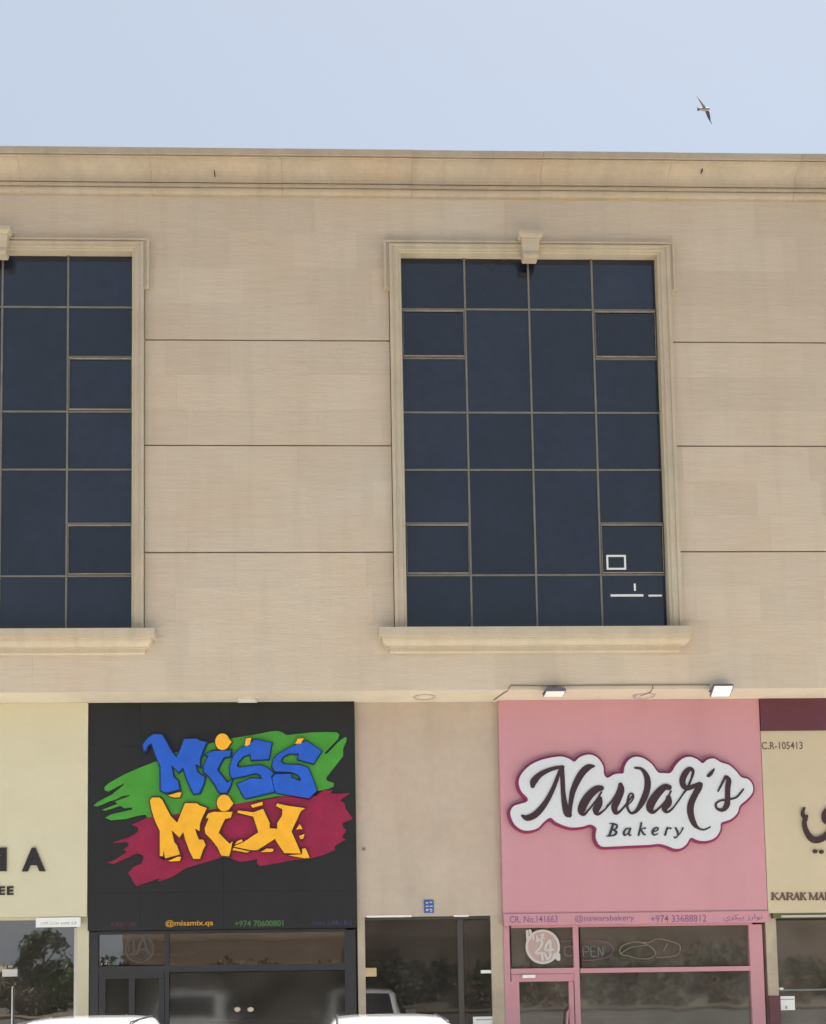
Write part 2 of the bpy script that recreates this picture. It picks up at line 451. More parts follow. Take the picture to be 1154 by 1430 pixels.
# cornice in blocks
def corn_profile():
    z = lambda y, p: Z_(577, y, -p)
    z0 = z(209, .47); zc = z(217.5, .47)
    P = [(.47, z0), (.47, zc), (.445, zc), (.445, zc+.035), (.425, zc+.035), (.425, zc-.012), (.405, zc-.016)]
    zb = z(256, .15); zt = zc-.03
    for i in range(8):
        t = i/7*math.pi/2
        P.append((.15+.25*(1-math.sin(t)), zt-(zt-zb)*(1-math.cos(t))))
    zz = zb
    P += [(.15, zz), (.10, zz+.004), (.10, zz-.022), (.135, zz-.022), (.135, zz-.062), (.075, zz-.058), (.075, zz-.082), (.095, zz-.084)]
    zl = z(274.5, .03)
    for i in range(1, 6):
        t = i/5*math.pi/2
        P.append((.03+.065*math.cos(t), zz-.084-(zz-.084-zl)*math.sin(t)))
    P += [(.03, zl-.012), (.012, zl-.012), (.012, ZC+.004), (-.02, ZC+.004), (-.4, ZC+.004), (-.4, z0)]
    return P
CP = corn_profile()
corn = box('cornice', BX0, BX1, .405, .43, 16.9, 17.3, GROUT, bld)
x = BX0; k = 0
brks = []
while x < BX1-.2:
    nx = min(BX1, x+2.46)
    if BX1-nx < .5: nx = BX1
    brks.append((x, nx)); x = nx
for (a, b) in brks:
    dy = random.uniform(-.003, .003); dz = random.uniform(-.002, .002)
    MB().loft([[(a+.002, -p+dy, z+dz) for p, z in CP], [(b-.002, -p+dy, z+dz) for p, z in CP]]).build('cornice_block', CORN, corn, norm=True)
box('parapet_wall', BX0, BX1, .44, .6, 17.25, 17.5, PLASTER, bld)
for (px, py, hh) in ((300, 243, .05), (973, 230, .12), (979, 241, .10)):
    p = at(px, py, -.22); MB().box(p.x-.008, p.x+.008, -.30, -.15, p.z-hh*.3, p.z+hh*.3).build('weep_mark', BRWN, corn)

# soffit and ground floor shell
box('soffit', BX0, BX1, .002, 1.3, ZS-.004, ZS+.19, SOFFIT, bld)
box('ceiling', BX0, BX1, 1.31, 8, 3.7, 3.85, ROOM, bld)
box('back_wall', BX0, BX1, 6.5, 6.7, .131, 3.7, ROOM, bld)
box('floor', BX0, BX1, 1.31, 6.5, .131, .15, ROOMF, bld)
box('lintel_wall', BX0, BX1, 1.05, 1.3, 3.32, ZS-.006, PLASTER, bld)
# plaster wall above the lobby, with its bays either side
XA, XB = .565, 3.345
lob_z = Z_(600, 1280, .86)
mb = MB()
LX0, LX1 = X_(510.5, 1350, .86), X_(687, 1350, .86)
box('plaster_wall', XA, XB, .86, 1.04, lob_z, ZS-.006, PLASTER, bld)
box('pillar', XA, LX0, .862, 1.3, .131, lob_z-.001, PILLAR, bld)
box('pillar', LX1, XB+.06, .862, 1.3, .131, lob_z-.001, PILLAR, bld)
PK0, PK1 = X_(1070, 1330, .86), X_(1085.5, 1330, .86)
box('pillar', PK0+.01, PK1, .85, 1.3, .131, 3.2, PILLAR, bld)
box('pillar_base', PK0+.005, PK1+.012, .82, .849, .131, 1.62, MAROON, bld)
for xx in (-4.6, XA-.06, XB+.06, PK1-.05): box('partition_wall', xx, xx+.12, 1.31, 6.49, .15, 3.69, ROOM, bld)
box('end_wall', BX0, BX0+.2, 1.31, 6.49, .15, 3.69, ROOM, bld); box('end_wall', BX1-.2, BX1, 1.31, 6.49, .15, 3.69, ROOM, bld)
p = at(508, 1186, .86); MB().disc((p.x, p.z), .03, .82, .86, 12).build('bolt', CABLE, bld)
# recessed lights in the soffit
for (px, py) in ((593, 974.5), (900, 974)):
    q = at(px, py, .45); dd = (q.x, .45)
    m_ = MB(); rr = []
    for j in range(25):
        t = 2*math.pi*j/24; rr.append([(q.x+r_*math.cos(t), .45+r_*math.sin(t), z_) for r_, z_ in ((.21, ZS-.004), (.21, ZS-.02), (.175, ZS-.02), (.175, ZS-.004))])
    m_.loft(rr, caps=False); dl = m_.build('downlight', ALU, bld, norm=True)
    m_ = MB(); m_.loft([[(q.x+.17*math.cos(2*math.pi*j/20), .45+.17*math.sin(2*math.pi*j/20), z_) for j in range(20)] for z_ in (ZS-.012, ZS-.006)]); m_.build('lens', SOFFIT, dl, norm=True)
q = at(345, 977.5, .55)
dl = box('downlight', q.x-.19, q.x+.19, .45, .70, ZS-.035, ZS-.0045, SOFFIT, bld)
box('lens', q.x-.15, q.x+.15, .48, .67, ZS-.04, ZS-.0355, LENS, dl)

# ------------------------------------------------------------------ tall windows
def sweep_arch(name, a, b, z0, z1, prof, kt, m, parent):
    rings = []
    for s, (cx_, cz_, dx, dz) in enumerate(((a, z0, -1, 0), (a, z1, -1, 1), (b, z1, 1, 1), (b, z0, 1, 0))):
        rings.append([(cx_+dx*w_, -p_, cz_+dz*w_*kt) for w_, p_ in prof])
    return MB().loft(rings).build(name, m, parent, norm=True)
def tall_window(a, b, stickers, vents, sill_end):
    WY = .12
    rows = [Z_(700, y, WY) for y in (362, 432.5, 501, 576.5, 656.5, 731, 803.5)]
    rows[0] = WZ1; rows.append(WZ0-.0)
    pit = (b-a)/4; xs = [a, a+pit, a+2*pit, a+3*pit, b]
    m_ = MB(); T = .017
    for x in xs[1:4]: m_.box(x-T, x+T, WY-.018, WY+.05, WZ0, WZ1)
    for i in (1, 3, 4, 6):
        for c in range(4): m_.box(xs[c]+(T if c else 0), xs[c+1]-(T if c < 3 else 0), WY-.016, WY+.05, rows[i]-T*.85, rows[i]+T*.85)
    for i in (2, 5):
        for c in (0, 3): m_.box(xs[c]+(T if c else 0), xs[c+1]-(T if c < 3 else 0), WY-.016, WY+.05, rows[i]-T*.85, rows[i]+T*.85)
    win = m_.build('window', MULL, bld)
    for c in range(4):
        br = rows if c in (0, 3) else [rows[i] for i in (0, 1, 3, 4, 6, 7)]
        for zt, zb in zip(br, br[1:]):
            x0, x1 = xs[c]+.004, xs[c+1]-.004
            me = MB().box(x0-(x0+x1)/2, (x1-x0)/2, -.006, .006, (zb-zt)/2+.004, (zt-zb)/2-.004).mesh('pane')
            o = link('pane', me, GUP, win)
            o.location = ((x0+x1)/2, WY+.008, (zt+zb)/2)
            o.rotation_euler = (random.uniform(-.004, .004), 0, random.uniform(-.004, .004))
    # opening sashes stand a little proud in the outer columns
    for c in (0, 3):
        for i in vents:
            zt, zb = rows[i]-.03, rows[i+1]+.03; x0, x1 = xs[c]+.03, xs[c+1]-.03
            f_ = MB(); W = .015; V = .006; yo, yi = WY-.034, WY
            f_.box(x0, x1, yo, yi, zt-W, zt); f_.box(x0, x1, yo, yi, zb, zb+W)
            f_.box(x0, x0+V, yo+.001, yi, zb+W, zt-W); f_.box(x1-V, x1, yo+.001, yi, zb+W, zt-W)
            f_.build('sash', SASH, win)
    # stone surround with ears, keystone, sill
    prof = [(0, -.145), (0, .035), (.02, .05), (.055, .05), (.055, .068), (.075, .075), (.165, .075), (.165, .10), (.225, .10), (.225, -.02)]
    sweep_arch('surround', a, b, WZ0, WZ1, prof, .60, TRIM, win)
    ear = [(.226, -.02), (.226, .07), (.28, .07), (.285, .10), (.325, .10), (.325, -.02)]
    sweep_arch('ear_moulding', a, b, WZ1-.74, WZ1, ear, .615, TRIM, win)
    bead = [(.03, .0495), (.03, .065), (.05, .065), (.05, .0495)]
    cx_ = (a+b)/2; zt = WZ1
    ky = MB()
    def ring(hw, p, z): return [(cx_-hw, .0, z), (cx_-hw, -p, z), (cx_+hw, -p, z), (cx_+hw, .0, z)]
    zt -= .15
    ky.loft([ring(.235, .24, zt+.47), ring(.235, .24, zt+.40), ring(.205, .225, zt+.36), ring(.185, .21, zt+.35), ring(.185, .21, zt+.33)])
    ky.loft([ring(.178, .205, zt+.329), ring(.15, .165, zt+.10), ring(.15, .18, zt+.06), ring(.15, .18, zt+.02), ring(.13, .16, zt-.03)])
    ky.build('keystone', TRIM, win, norm=True)
    Wt = WZ0+.035
    sp = [(.27, Wt), (.27, Wt-.15), (.225, Wt-.152), (.225, Wt-.17)]
    for i in range(6):
        t = i/5*math.pi/2; sp.append((.10+.115*math.cos(t), Wt-.175-.13*math.sin(t)))
    sp += [(.10, Wt-.32), (.07, Wt-.322), (.07, Wt-.40), (.05, Wt-.42), (0, Wt-.425)]
    s0, s1 = a-.265, b+sill_end
    rings = [[(s0-p_, .02, z_) for p_, z_ in sp], [(s0-p_, -p_, z_) for p_, z_ in sp], [(s1+p_, -p_, z_) for p_, z_ in sp], [(s1+p_, .02, z_) for p_, z_ in sp]]
    m_ = MB(); m_.loft(rings, closed=False)
    n = len(m_.v); zt = Wt
    m_.v += [(s0-.27, .15, zt), (s0-.27, -.27, zt), (s1+.27, -.27, zt), (s1+.27, .15, zt)]; m_.f.append((n, n+1, n+2, n+3))
    m_.build('sill', TRIM, win, norm=True)
    if stickers:
        y = WY-.004
        def pr(a_, b_, c_, d_): p = at(a_, b_, y); q = at(c_, d_, y); return p.x, q.x, q.z, p.z
        x0, x1, z0, z1 = pr(847, 775, 875, 795.5)
        f_ = MB(); t = .035
        f_.box(x0, x1, y, WY+.001, z1-t, z1); f_.box(x0, x1, y, WY+.001, z0, z0+t)
        f_.box(x0, x0+t, y+.0005, WY+.001, z0+t, z1-t); f_.box(x1-t, x1, y+.0005, WY+.001, z0+t, z1-t)
        f_.build('taped_frame', PLATE, win, 'white tape rectangle on lower right pane')
        for r_ in ((853, 830, 899, 833), (906, 830.5, 925, 833), (885.5, 815, 888.5, 825)):
            x0, x1, z0, z1 = pr(*r_); box('tape_strip', x0, x1, y, WY+.001, z0, z1, PLATE, win)
    return win
tall_window(*WINS[0], False, (2, 5), .285-.27+.17)
tall_window(*WINS[1], True, (1, 5), .11)

# ------------------------------------------------------------------ shop signs
SY = .75
# black sign
sg = tag(empty('shop_sign', (-2, SY, 3.02)), 'black shop sign board with blue and yellow graffiti lettering over green and crimson splashes', 'sign')
bx0, bx1, bz0, bz1 = -4.505, .56, 3.02, ZS-.008
box('backing', bx0+.004, bx1-.004, SY+.03, 1.04, bz0+.004, bz1-.004, DFRAME, sg)
xm, zm = X_(312, 1200, SY), Z_(300, 1246, SY)
for (a, b) in ((bx0, X_(196, 1200, SY)), (X_(196, 1200, SY), xm), (xm, bx1)):
    for (c, d) in ((bz0, zm), (zm, Z_(300, 1041, SY)), (Z_(300, 1041, SY), bz1)):
        box('panel', a+.0012, b-.0012, SY, SY+.03, c+.0012, d-.0012, BLACK, sg)
def layer(name, pts, yf, yb, m, parent, label=None): return MB().prism(pts, yf, yb).build(name, m, parent, label)
def letter(name, zf, pts, m, mo, y, parent, grow=.028):
    P = [zf(p) for p in pts]
    o = MB().prism(P, y-.05, y-.012).build(name, m, parent)
    MB().prism(offs(P, grow), y-.011, y+.02).build('outline', mo, o)
    return o
E_ = zoomer(120, 1060, 7.526, SY-.05); B_ = zoomer(310, 1010, 6.411, SY-.05); D_ = zoomer(310, 1100, 6.074, SY-.05)
A_ = zoomer(190, 1010, 8.243, SY-.09); C_ = zoomer(190, 1100, 8.243, SY-.09); B2 = zoomer(310, 1010, 6.411, SY-.09); D2 = zoomer(310, 1100, 6.074, SY-.09)
green = [E_(p) for p in [(760, 600), (640, 612), (625, 582), (520, 600), (420, 628), (260, 642), (200, 615), (260, 582), (480, 530), (482, 508), (400, 515), (360, 490), (200, 540), (165, 533), (330, 470), (300, 445), (455, 386), (450, 376), (380, 388), (310, 425), (250, 440), (120, 497), (75, 490), (120, 450), (270, 372), (400, 266), (390, 258), (230, 340), (195, 325), (190, 295), (240, 250), (400, 160), (560, 90), (720, 28), (900, -60)]]
green += [B_(p) for p in [(-200, 200), (100, 130), (320, 95), (440, 70), (500, 66), (545, 80), (575, 105), (800, 80), (950, 76), (1030, 80), (1052, 100), (1040, 140), (915, 268), (938, 272), (1060, 150), (1112, 118), (1118, 150), (1085, 230), (1088, 290), (1010, 390), (935, 485), (940, 512), (1005, 535), (1000, 565), (960, 585), (870, 602), (700, 640), (480, 655), (300, 690), (140, 718), (-100, 770)]]
layer('splash', green, SY-.022, SY-.001, GREEN, sg, 'green paint splash plate')
red = [E_(p) for p in [(760, 560), (590, 640), (480, 690), (540, 715), (548, 740), (540, 770), (450, 822), (300, 868), (285, 885), (420, 870), (450, 892), (435, 920), (390, 950), (430, 975), (300, 1060), (215, 1090), (290, 1100), (430, 1040), (545, 990), (600, 1015), (605, 1040), (580, 1100), (500, 1130), (440, 1200), (470, 1240), (490, 1285), (530, 1335), (640, 1300), (770, 1250), (760, 1290), (900, 1240), (1050, 1145)]]
red += [D_(p) for p in [(0, 590), (80, 600), (150, 630), (230, 620), (300, 604), (296, 640), (320, 665), (480, 640), (610, 612), (740, 605), (860, 570), (960, 528), (955, 495), (1050, 440), (1020, 420), (1058, 360), (1030, 335), (1022, 300), (1110, 262), (1090, 230), (1050, 175), (1040, 130), (1000, 105), (1090, 45), (1000, 50), (920, 48), (940, 20), (860, 20), (800, 70), (600, 60), (300, 110), (0, 140), (-300, 120)]]
layer('splash', red, SY-.0195, SY-.0005, RED, sg, 'crimson paint splash plate')
YL = SY-.045
M_blue = [(90, 310), (78, 250), (135, 175), (200, 130), (295, 130), (340, 200), (410, 330), (465, 395), (510, 310), (555, 185), (700, 180), (740, 205), (810, 220), (765, 330), (735, 410), (735, 495), (680, 470), (700, 545), (735, 590), (790, 620), (775, 700), (730, 800), (665, 810), (620, 720), (570, 600), (545, 510), (490, 560), (405, 480), (430, 620), (480, 660), (500, 760), (340, 800), (285, 770), (283, 500), (230, 380), (180, 230), (140, 250), (105, 320)]
letter('letter', A_, M_blue, BLUE, NAVY, YL, sg)
letter('letter', A_, [(800, 362), (880, 322), (1090, 315), (1085, 375), (1010, 390), (960, 480), (935, 540), (990, 610), (1050, 690), (1105, 655), (1075, 740), (1040, 800), (960, 795), (900, 690), (840, 610), (785, 560), (780, 500), (810, 430), (840, 372)], BLUE, NAVY, YL, sg)
letter('letter', B2, [(205, 205), (240, 190), (300, 145), (445, 178), (420, 320), (265, 328), (255, 275), (200, 290), (150, 340), (130, 380), (150, 400), (340, 375), (400, 395), (462, 450), (440, 480), (470, 612), (215, 672), (185, 640), (138, 545), (262, 495), (362, 500), (345, 460), (300, 445), (200, 470), (95, 490), (72, 455), (72, 390), (105, 290), (150, 240)], BLUE, NAVY, YL-.002, sg, .022)
letter('letter', B2, [(560, 245), (640, 205), (760, 160), (890, 250), (820, 360), (680, 320), (690, 270), (600, 270), (545, 300), (525, 340), (560, 370), (700, 375), (770, 400), (815, 500), (850, 605), (780, 672), (490, 622), (470, 590), (452, 490), (480, 458), (610, 455), (625, 490), (700, 520), (710, 500), (680, 460), (620, 435), (480, 430), (450, 390), (460, 330), (500, 280)], BLUE, NAVY, YL, sg, .022)
M_yel = [(160, 150), (185, 115), (270, 115), (300, 140), (400, 330), (475, 405), (520, 290), (565, 180), (700, 180), (740, 210), (815, 235), (760, 350), (735, 420), (730, 500), (680, 470), (695, 530), (725, 600), (775, 600), (800, 660), (770, 720), (735, 820), (660, 820), (620, 740), (570, 610), (545, 510), (500, 575), (410, 490), (440, 630), (470, 660), (505, 770), (335, 812), (320, 720), (310, 790), (275, 785), (275, 500), (215, 370), (180, 260)]
letter('letter', C_, M_yel, YELL, BRWN, YL, sg)
letter('letter', C_, [(805, 350), (830, 300), (890, 280), (1110, 280), (1090, 345), (1025, 360), (985, 440), (950, 520), (1030, 600), (1080, 650), (1110, 620), (1090, 730), (1070, 790), (980, 780), (940, 690), (870, 600), (800, 530), (790, 470), (840, 350)], YELL, BRWN, YL, sg)
letter('letter', D2, [(268, 210), (350, 180), (405, 300), (405, 345), (470, 350), (470, 300), (510, 240), (515, 185), (460, 155), (470, 135), (560, 155), (705, 175), (670, 200), (590, 370), (655, 520), (670, 560), (530, 555), (490, 500), (450, 435), (300, 530), (240, 530), (100, 500), (180, 465), (310, 380), (265, 245), (130, 212), (140, 195)], YELL, BRWN, YL, sg, .022)
for zf, (cx_, cy_, r1, r2), y in ((A_, (995, 215, 82, 95), YL-.004), (C_, (1015, 178, 84, 95), YL-.004)):
    pts = []
    for j in range(28):
        t = 2*math.pi*j/28; k = 1+.28*math.exp(-((math.degrees(t) % 360-2)/13)**2)+.28*math.exp(-((math.degrees(t) % 360-362)/13)**2)
        pts.append((cx_+r1*k*math.cos(t), cy_+r2*math.sin(t)))
    letter('letter_dot', zf, pts, YELL, BRWN, y, sg, .02)
for zf, pts in ((A_, [(370, 835), (490, 797), (525, 800), (505, 850), (440, 855)]), (C_, [(370, 845), (490, 795), (520, 800), (505, 845), (400, 850)]),
                (B2, [(205, 200), (215, 140), (265, 130), (250, 190), (225, 205)]), (B2, [(655, 185), (680, 140), (735, 135), (705, 185)]),
                (D2, [(245, 150), (345, 120), (345, 148), (260, 170)]), (D2, [(630, 355), (660, 310), (685, 350)]), (D2, [(655, 410), (700, 395), (690, 435), (665, 435)]),
                (D2, [(565, 575), (680, 566), (682, 520), (710, 515), (745, 595), (700, 600)]), (D2, [(330, 548), (380, 518), (440, 520), (430, 545)]),
                (D2, [(90, 530), (100, 512), (235, 542), (210, 552)]), (D2, [(130, 455), (170, 440), (175, 458), (110, 485)])):
    letter('letter_accent', zf, pts, YELL, BRWN, YL-.006, sg, .014)
text('@missmix.qa', (231, 1285, 298, 1295), SY-.003, .0025, 'printed_text', TORG, sg, .012)
text('+974 70600801', (328, 1285.5, 396, 1294), SY-.003, .0025, 'printed_text', TGRN, sg, .012)
def scribble(x0, y0, x1, h, n, m, parent, y):
    m_ = MB()
    wds = (x1-x0)/n
    for i in range(n):
        if i % 6 == 5: continue
        a = x0+i*wds; hh = h*random.uniform(.6, 1)
        p = at(a+wds*.15, y0, y); q = at(a+wds*.8, y0-hh, y)
        m_.box(p.x, q.x, y, y+.0025, p.z, p.z+(q.z-p.z)*.25)
        m_.box(p.x+(q.x-p.x)*random.choice((0, .6)), q.x, y+.0004, y+.0026, p.z+(q.z-p.z)*.3, q.z)
    return m_.build('printed_text', m, parent)
scribble(434, 1291.5, 492, 6, 15, TBLU, sg, SY-.003)
scribble(155, 1294, 190, 7, 9, TRED, sg, SY-.003)

# pink sign
pk = tag(empty('shop_sign', (6, SY, 3.02)), 'pink shop sign board with a white cloud shaped plate reading Nawar\'s Bakery', 'sign')
px0, px1 = 3.335, 8.425
zst = Z_(890, 1274.5, SY)
box('panel', px0, px1, SY, 1.04, zst+.002, ZS-.008, PINK, pk)
box('footer_strip', px0+.005, px1+.008, SY-.035, 1.04, 3.025, zst, PINKF, pk)
F_ = zoomer(700, 1040, 7.2125, SY-.12); G_ = zoomer(800, 1040, 7.2125, SY-.12); H_ = zoomer(920, 1040, 7.693, SY-.12)
outl = [F_(p) for p in [(95, 690), (125, 622), (190, 598), (260, 575), (268, 535), (205, 465), (180, 380), (205, 300), (290, 210), (420, 150), (590, 120), (680, 140), (740, 172), (800, 122), (900, 100), (980, 140), (1030, 220), (1035, 290), (1070, 335), (1140, 300)]]
outl += [G_(p) for p in [(470, 292), (515, 285), (528, 220), (570, 150), (640, 122), (720, 140), (800, 200), (860, 278), (920, 287)]]
outl += [H_(p) for p in [(135, 300), (195, 210), (260, 150), (340, 130), (420, 160), (475, 200), (530, 160), (600, 150), (670, 190), (760, 220), (830, 280), (890, 350), (960, 370), (1010, 430), (1012, 510), (960, 580), (875, 655), (850, 730), (780, 800), (675, 840), (665, 910), (620, 990), (540, 1030), (440, 1030), (350, 1000), (300, 1070), (240, 1113), (170, 1115), (80, 1080), (0, 1065)]]
outl += [G_(p) for p in [(780, 1008), (600, 1015), (400, 1025), (290, 1022), (242, 960), (235, 900), (242, 840), (180, 802), (100, 825)]]
outl += [F_(p) for p in [(690, 830), (560, 780), (500, 735), (430, 780), (370, 840), (280, 865), (200, 850), (130, 790)]]
outl = smooth_loop(outl, 4)
bd = MB().prism(outl, SY-.12, SY-.085).build('logo_plate', WHITE, pk)
MB().prism(offs(outl, .048), SY-.084, SY-.012).build('plate_return', MAGE, bd)
box('plate_mount', 4.2, 7.6, SY-.0115, SY-.0005, 5.0, 5.6, MAGE, bd)
YT = SY-.140
def script(zf, strokes, parent, name='letter', m=INK, y=YT, th=.018):
    m_ = MB()
    for i, s in enumerate(strokes): stroke(m_, [zf(p) for p in s], y+.0011*i, th-.0011*i, 5)
    return m_.build(name, m, parent, norm=True)
script(F_, [[(318, 418, 22), (330, 370, 36), (390, 305, 28), (480, 258, 22), (560, 234, 18), (628, 226, 12)],
            [(600, 235, 12), (575, 310, 18), (530, 430, 22), (470, 550, 26), (400, 650, 32), (330, 715, 34), (260, 740, 30), (212, 716, 12)],
            [(612, 230, 22), (618, 340, 23), (625, 480, 24), (640, 600, 30), (665, 690, 36), (690, 712, 24)],
            [(690, 712, 18), (700, 600, 22), (720, 480, 29), (765, 370, 34), (820, 280, 36), (880, 228, 32), (935, 218, 12)]], bd)
script(F_, [[(1010, 440, 26), (960, 450, 36), (890, 510, 42), (830, 600, 44), (810, 670, 38), (835, 702, 18), (880, 660, 10), (960, 560, 10), (1010, 480, 9)],
            [(992, 545, 26), (985, 600, 36), (955, 660, 34), (975, 702, 16), (1040, 660, 9), (1100, 590, 9)]], bd)
script(G_, [[(345, 620, 8), (385, 580, 9), (440, 500, 12), (470, 430, 14)], [(480, 405, 22), (485, 460, 36), (450, 560, 36), (420, 630, 34), (435, 690, 20), (480, 670, 12), (540, 600, 9), (600, 520, 8)],
            [(540, 620, 7), (590, 575, 7), (612, 530, 8), (600, 495, 8), (570, 505, 9), (556, 560, 12), (550, 630, 13), (585, 690, 12), (640, 670, 18), (700, 580, 30), (745, 470, 33), (755, 370, 32), (735, 300, 25), (690, 245, 15), (630, 235, 11)]], bd)
script(G_, [[(970, 432, 28), (920, 432, 34), (850, 500, 40), (790, 590, 43), (780, 650, 36), (812, 682, 18), (870, 640, 10), (940, 560, 9), (990, 470, 9)],
            [(965, 535, 26), (965, 590, 34), (925, 640, 32), (948, 680, 15), (1000, 650, 9), (1070, 560, 8), (1130, 470, 8)]], bd)
script(H_, [[(270, 520, 10), (300, 480, 11), (350, 370, 12), (370, 290, 16), (340, 262, 22), (300, 290, 32), (258, 370, 34), (265, 440, 30), (310, 470, 26), (370, 450, 24), (440, 425, 24)],
            [(448, 430, 26), (430, 470, 34), (385, 550, 34), (345, 650, 36), (345, 750, 35), (380, 850, 28), (430, 900, 13), (490, 915, 9), (555, 885, 7)]], bd)
script(H_, [[(595, 265, 8), (562, 310, 20), (535, 335, 18)]], bd, 'apostrophe')
script(H_, [[(640, 500, 9), (680, 420, 11), (718, 345, 15)], [(735, 350, 18), (752, 390, 28), (742, 470, 29), (740, 580, 28), (732, 650, 32), (690, 702, 22), (630, 690, 13), (615, 640, 11), (660, 605, 11), (750, 590, 11), (830, 570, 11), (880, 520, 10), (910, 480, 9)]], bd)
for s in ([[(408, 800, 12), (370, 918, 13)], [(372, 796, 4), (415, 796, 5)], [(345, 923, 5), (392, 923, 5)], [(410, 797, 6), (445, 815, 11), (435, 848, 9), (395, 857, 5)], [(395, 858, 5), (438, 877, 12), (425, 908, 11), (375, 923, 5)]],
          [[(575, 850, 6), (538, 850, 8), (515, 885, 11), (522, 914, 9), (552, 898, 5), (577, 850, 5)], [(582, 845, 9), (566, 895, 10), (575, 918, 6), (590, 908, 4)]],
          [[(692, 790, 9), (664, 912, 10)], [(672, 870, 5), (702, 848, 5), (732, 842, 8)], [(690, 860, 8), (714, 900, 10), (735, 908, 5)]],
          [[(800, 882, 5), (850, 866, 6), (860, 845, 8), (836, 838, 7), (808, 865, 11), (805, 895, 11), (825, 913, 7), (860, 896, 4)]],
          [[(952, 840, 9), (930, 910, 11)], [(945, 866, 5), (970, 840, 6), (988, 846, 9)]],
          [[(1036, 840, 9), (1056, 880, 11), (1060, 912, 8)], [(1110, 840, 8), (1092, 880, 6), (1060, 918, 6), (1036, 940, 8), (1023, 934, 7)]]):
    script(G_, s, bd, 'letter', GREY)
yf = SY-.038
text('CR. No.141663', (712, 1279, 779, 1288.5), yf, .0025, 'printed_text', TPUR, pk, .006)
text('@nawarsbakery', (803, 1278, 886, 1288.5), yf, .0025, 'printed_text', TPUR, pk, .002)
text('+974 33688812', (909, 1278, 987, 1288), yf, .0025, 'printed_text', TPUR, pk, .004)
ar = '\u0646\u0648\u0627\u0631\u0632'
vis = ['\uFEE7', '\uFEEE', '\uFE8D', '\uFEAD', '\uFEAF', ' ', '\uFE91', '\uFEF4', '\uFEDC', '\uFEAE', '\uFEF1']
text(''.join(reversed(vis)), (1011, 1277, 1065, 1288), yf, .0025, 'printed_text', TPUR, pk, .004)

# cream sign on the left
cr = tag(empty('shop_sign', (-6, SY, 3.3)), 'pale cream shop sign board with black letters MA and EE at the left edge', 'sign')
cz0 = Z_(60, 1281, SY)
box('panel', -9.6, -4.512, SY-.02, 1.04, cz0, ZS-.008, CREAM, cr)
text('A', (30.5, 1184, 63, 1217), SY-.06, .038, 'letter', CHAR, cr, .045)
text('M', (-33, 1184, 8.5, 1217), SY-.06, .038, 'letter', CHAR, cr, .045)
text('E', (9.5, 1238, 18.6, 1250), SY-.045, .022, 'letter', CHAR, cr, .03)
text('E', (-2.5, 1238, 6.6, 1250), SY-.045, .022, 'letter', CHAR, cr, .03)
# sand coloured sign on the right
kr = tag(empty('shop_sign', (10, SY, 3.2)), 'sand coloured shop sign board with maroon top band and KARAK lettering', 'sign')
kx0, kx1 = 8.437, 14.0
kzb, kzm = Z_(1110, 1275, SY), Z_(1110, 1020.5, SY)
box('panel', kx0, kx1, SY, 1.04, kzb, kzm-.002, SAND, kr)
box('top_band', kx0-.002, kx1, SY-.03, 1.04, kzm, ZS-.008, MAROON, kr)
box('edge_strip', kx0+.1, kx1, SY+.02, 1.04, kzb-.10, kzb-.002, OGREEN, kr)
box('edge_trim', kx0+.25, kx1, SY-.005, SY+.0195, kzb-.085, kzb-.045, ALU, kr)
text('C.R-105413', (1064, 1036, 1121.5, 1046.5), SY-.003, .0025, 'printed_text', TBRN, kr, .012)
K_ = zoomer(1040, 1230, 7.15, SY-.004)
def serif(ch, x0, x1):
    y0, y1 = 124, 190; t, n = 9, 4; W = x1-x0; xc = (x0+x1)/2
    sf = lambda x, y, h=14: [(x-h, y, 3), (x+h, y, 3)]
    if ch == 'K': return [[(x0+16, y0, t), (x0+16, y1, t)], sf(x0+16, y0), sf(x0+16, y1), [(x1-12, y0, n), (x0+22, 158, n)], [(x0+32, 150, 6), (x1-8, y1, t)], sf(x1-12, y0, 10), sf(x1-8, y1, 10)]
    if ch == 'A': return [[(x0+8, y1, n), (xc, y0, n)], [(xc, y0, t), (x1-12, y1, t)], [(x0+18, 168, 3), (x1-20, 168, 3)], sf(x0+8, y1, 9), sf(x1-11, y1, 11)]
    if ch == 'R': return [[(x0+14, y0, t), (x0+14, y1, t)], sf(x0+14, y0), sf(x0+14, y1), [(x0+14, y0, 4), (x1-18, y0+4, 7), (x1-14, y0+20, t), (x1-22, 155, 6), (x0+16, 157, 4)], [(x0+34, 158, 6), (x1-8, y1, t)], sf(x1-6, y1, 8)]
    if ch == 'M': return [[(x0+12, y0, n), (x0+12, y1, n)], sf(x0+10, y0, 10), sf(x0+12, y1, 10), [(x0+14, y0, t), (xc, y1, 6)], [(xc, y1, n), (x1-16, y0, n)], [(x1-14, y0, t), (x1-14, y1, t)], sf(x1-12, y0, 12), sf(x1-14, y1, 13)]
for ch, a, b in (('K', 266, 342), ('A', 342, 416), ('R', 416, 490), ('A', 488, 556), ('K', 552, 618), ('M', 642, 736), ('A', 734, 802), ('K', 800, 876)):
    script(K_, serif(ch, a, b), kr, 'letter', TBRN, SY-.02, .0195)
Y_ = zoomer(1030, 960, 3.976, SY-.05)
script(Y_, [[(376, 668, 4), (366, 700, 9), (385, 735, 8)], [(388, 715, 8), (376, 750, 11), (388, 800, 13), (420, 842, 17), (460, 845, 18), (505, 815, 16), (555, 750, 15), (560, 690, 14), (520, 670, 12), (488, 700, 12), (495, 745, 12), (560, 760, 14), (650, 755, 14)],
            [(436, 910, 11), (437, 911, 11)], [(471, 912, 11), (472, 913, 11)]], kr, 'script_letters', INK, SY-.05, .045)

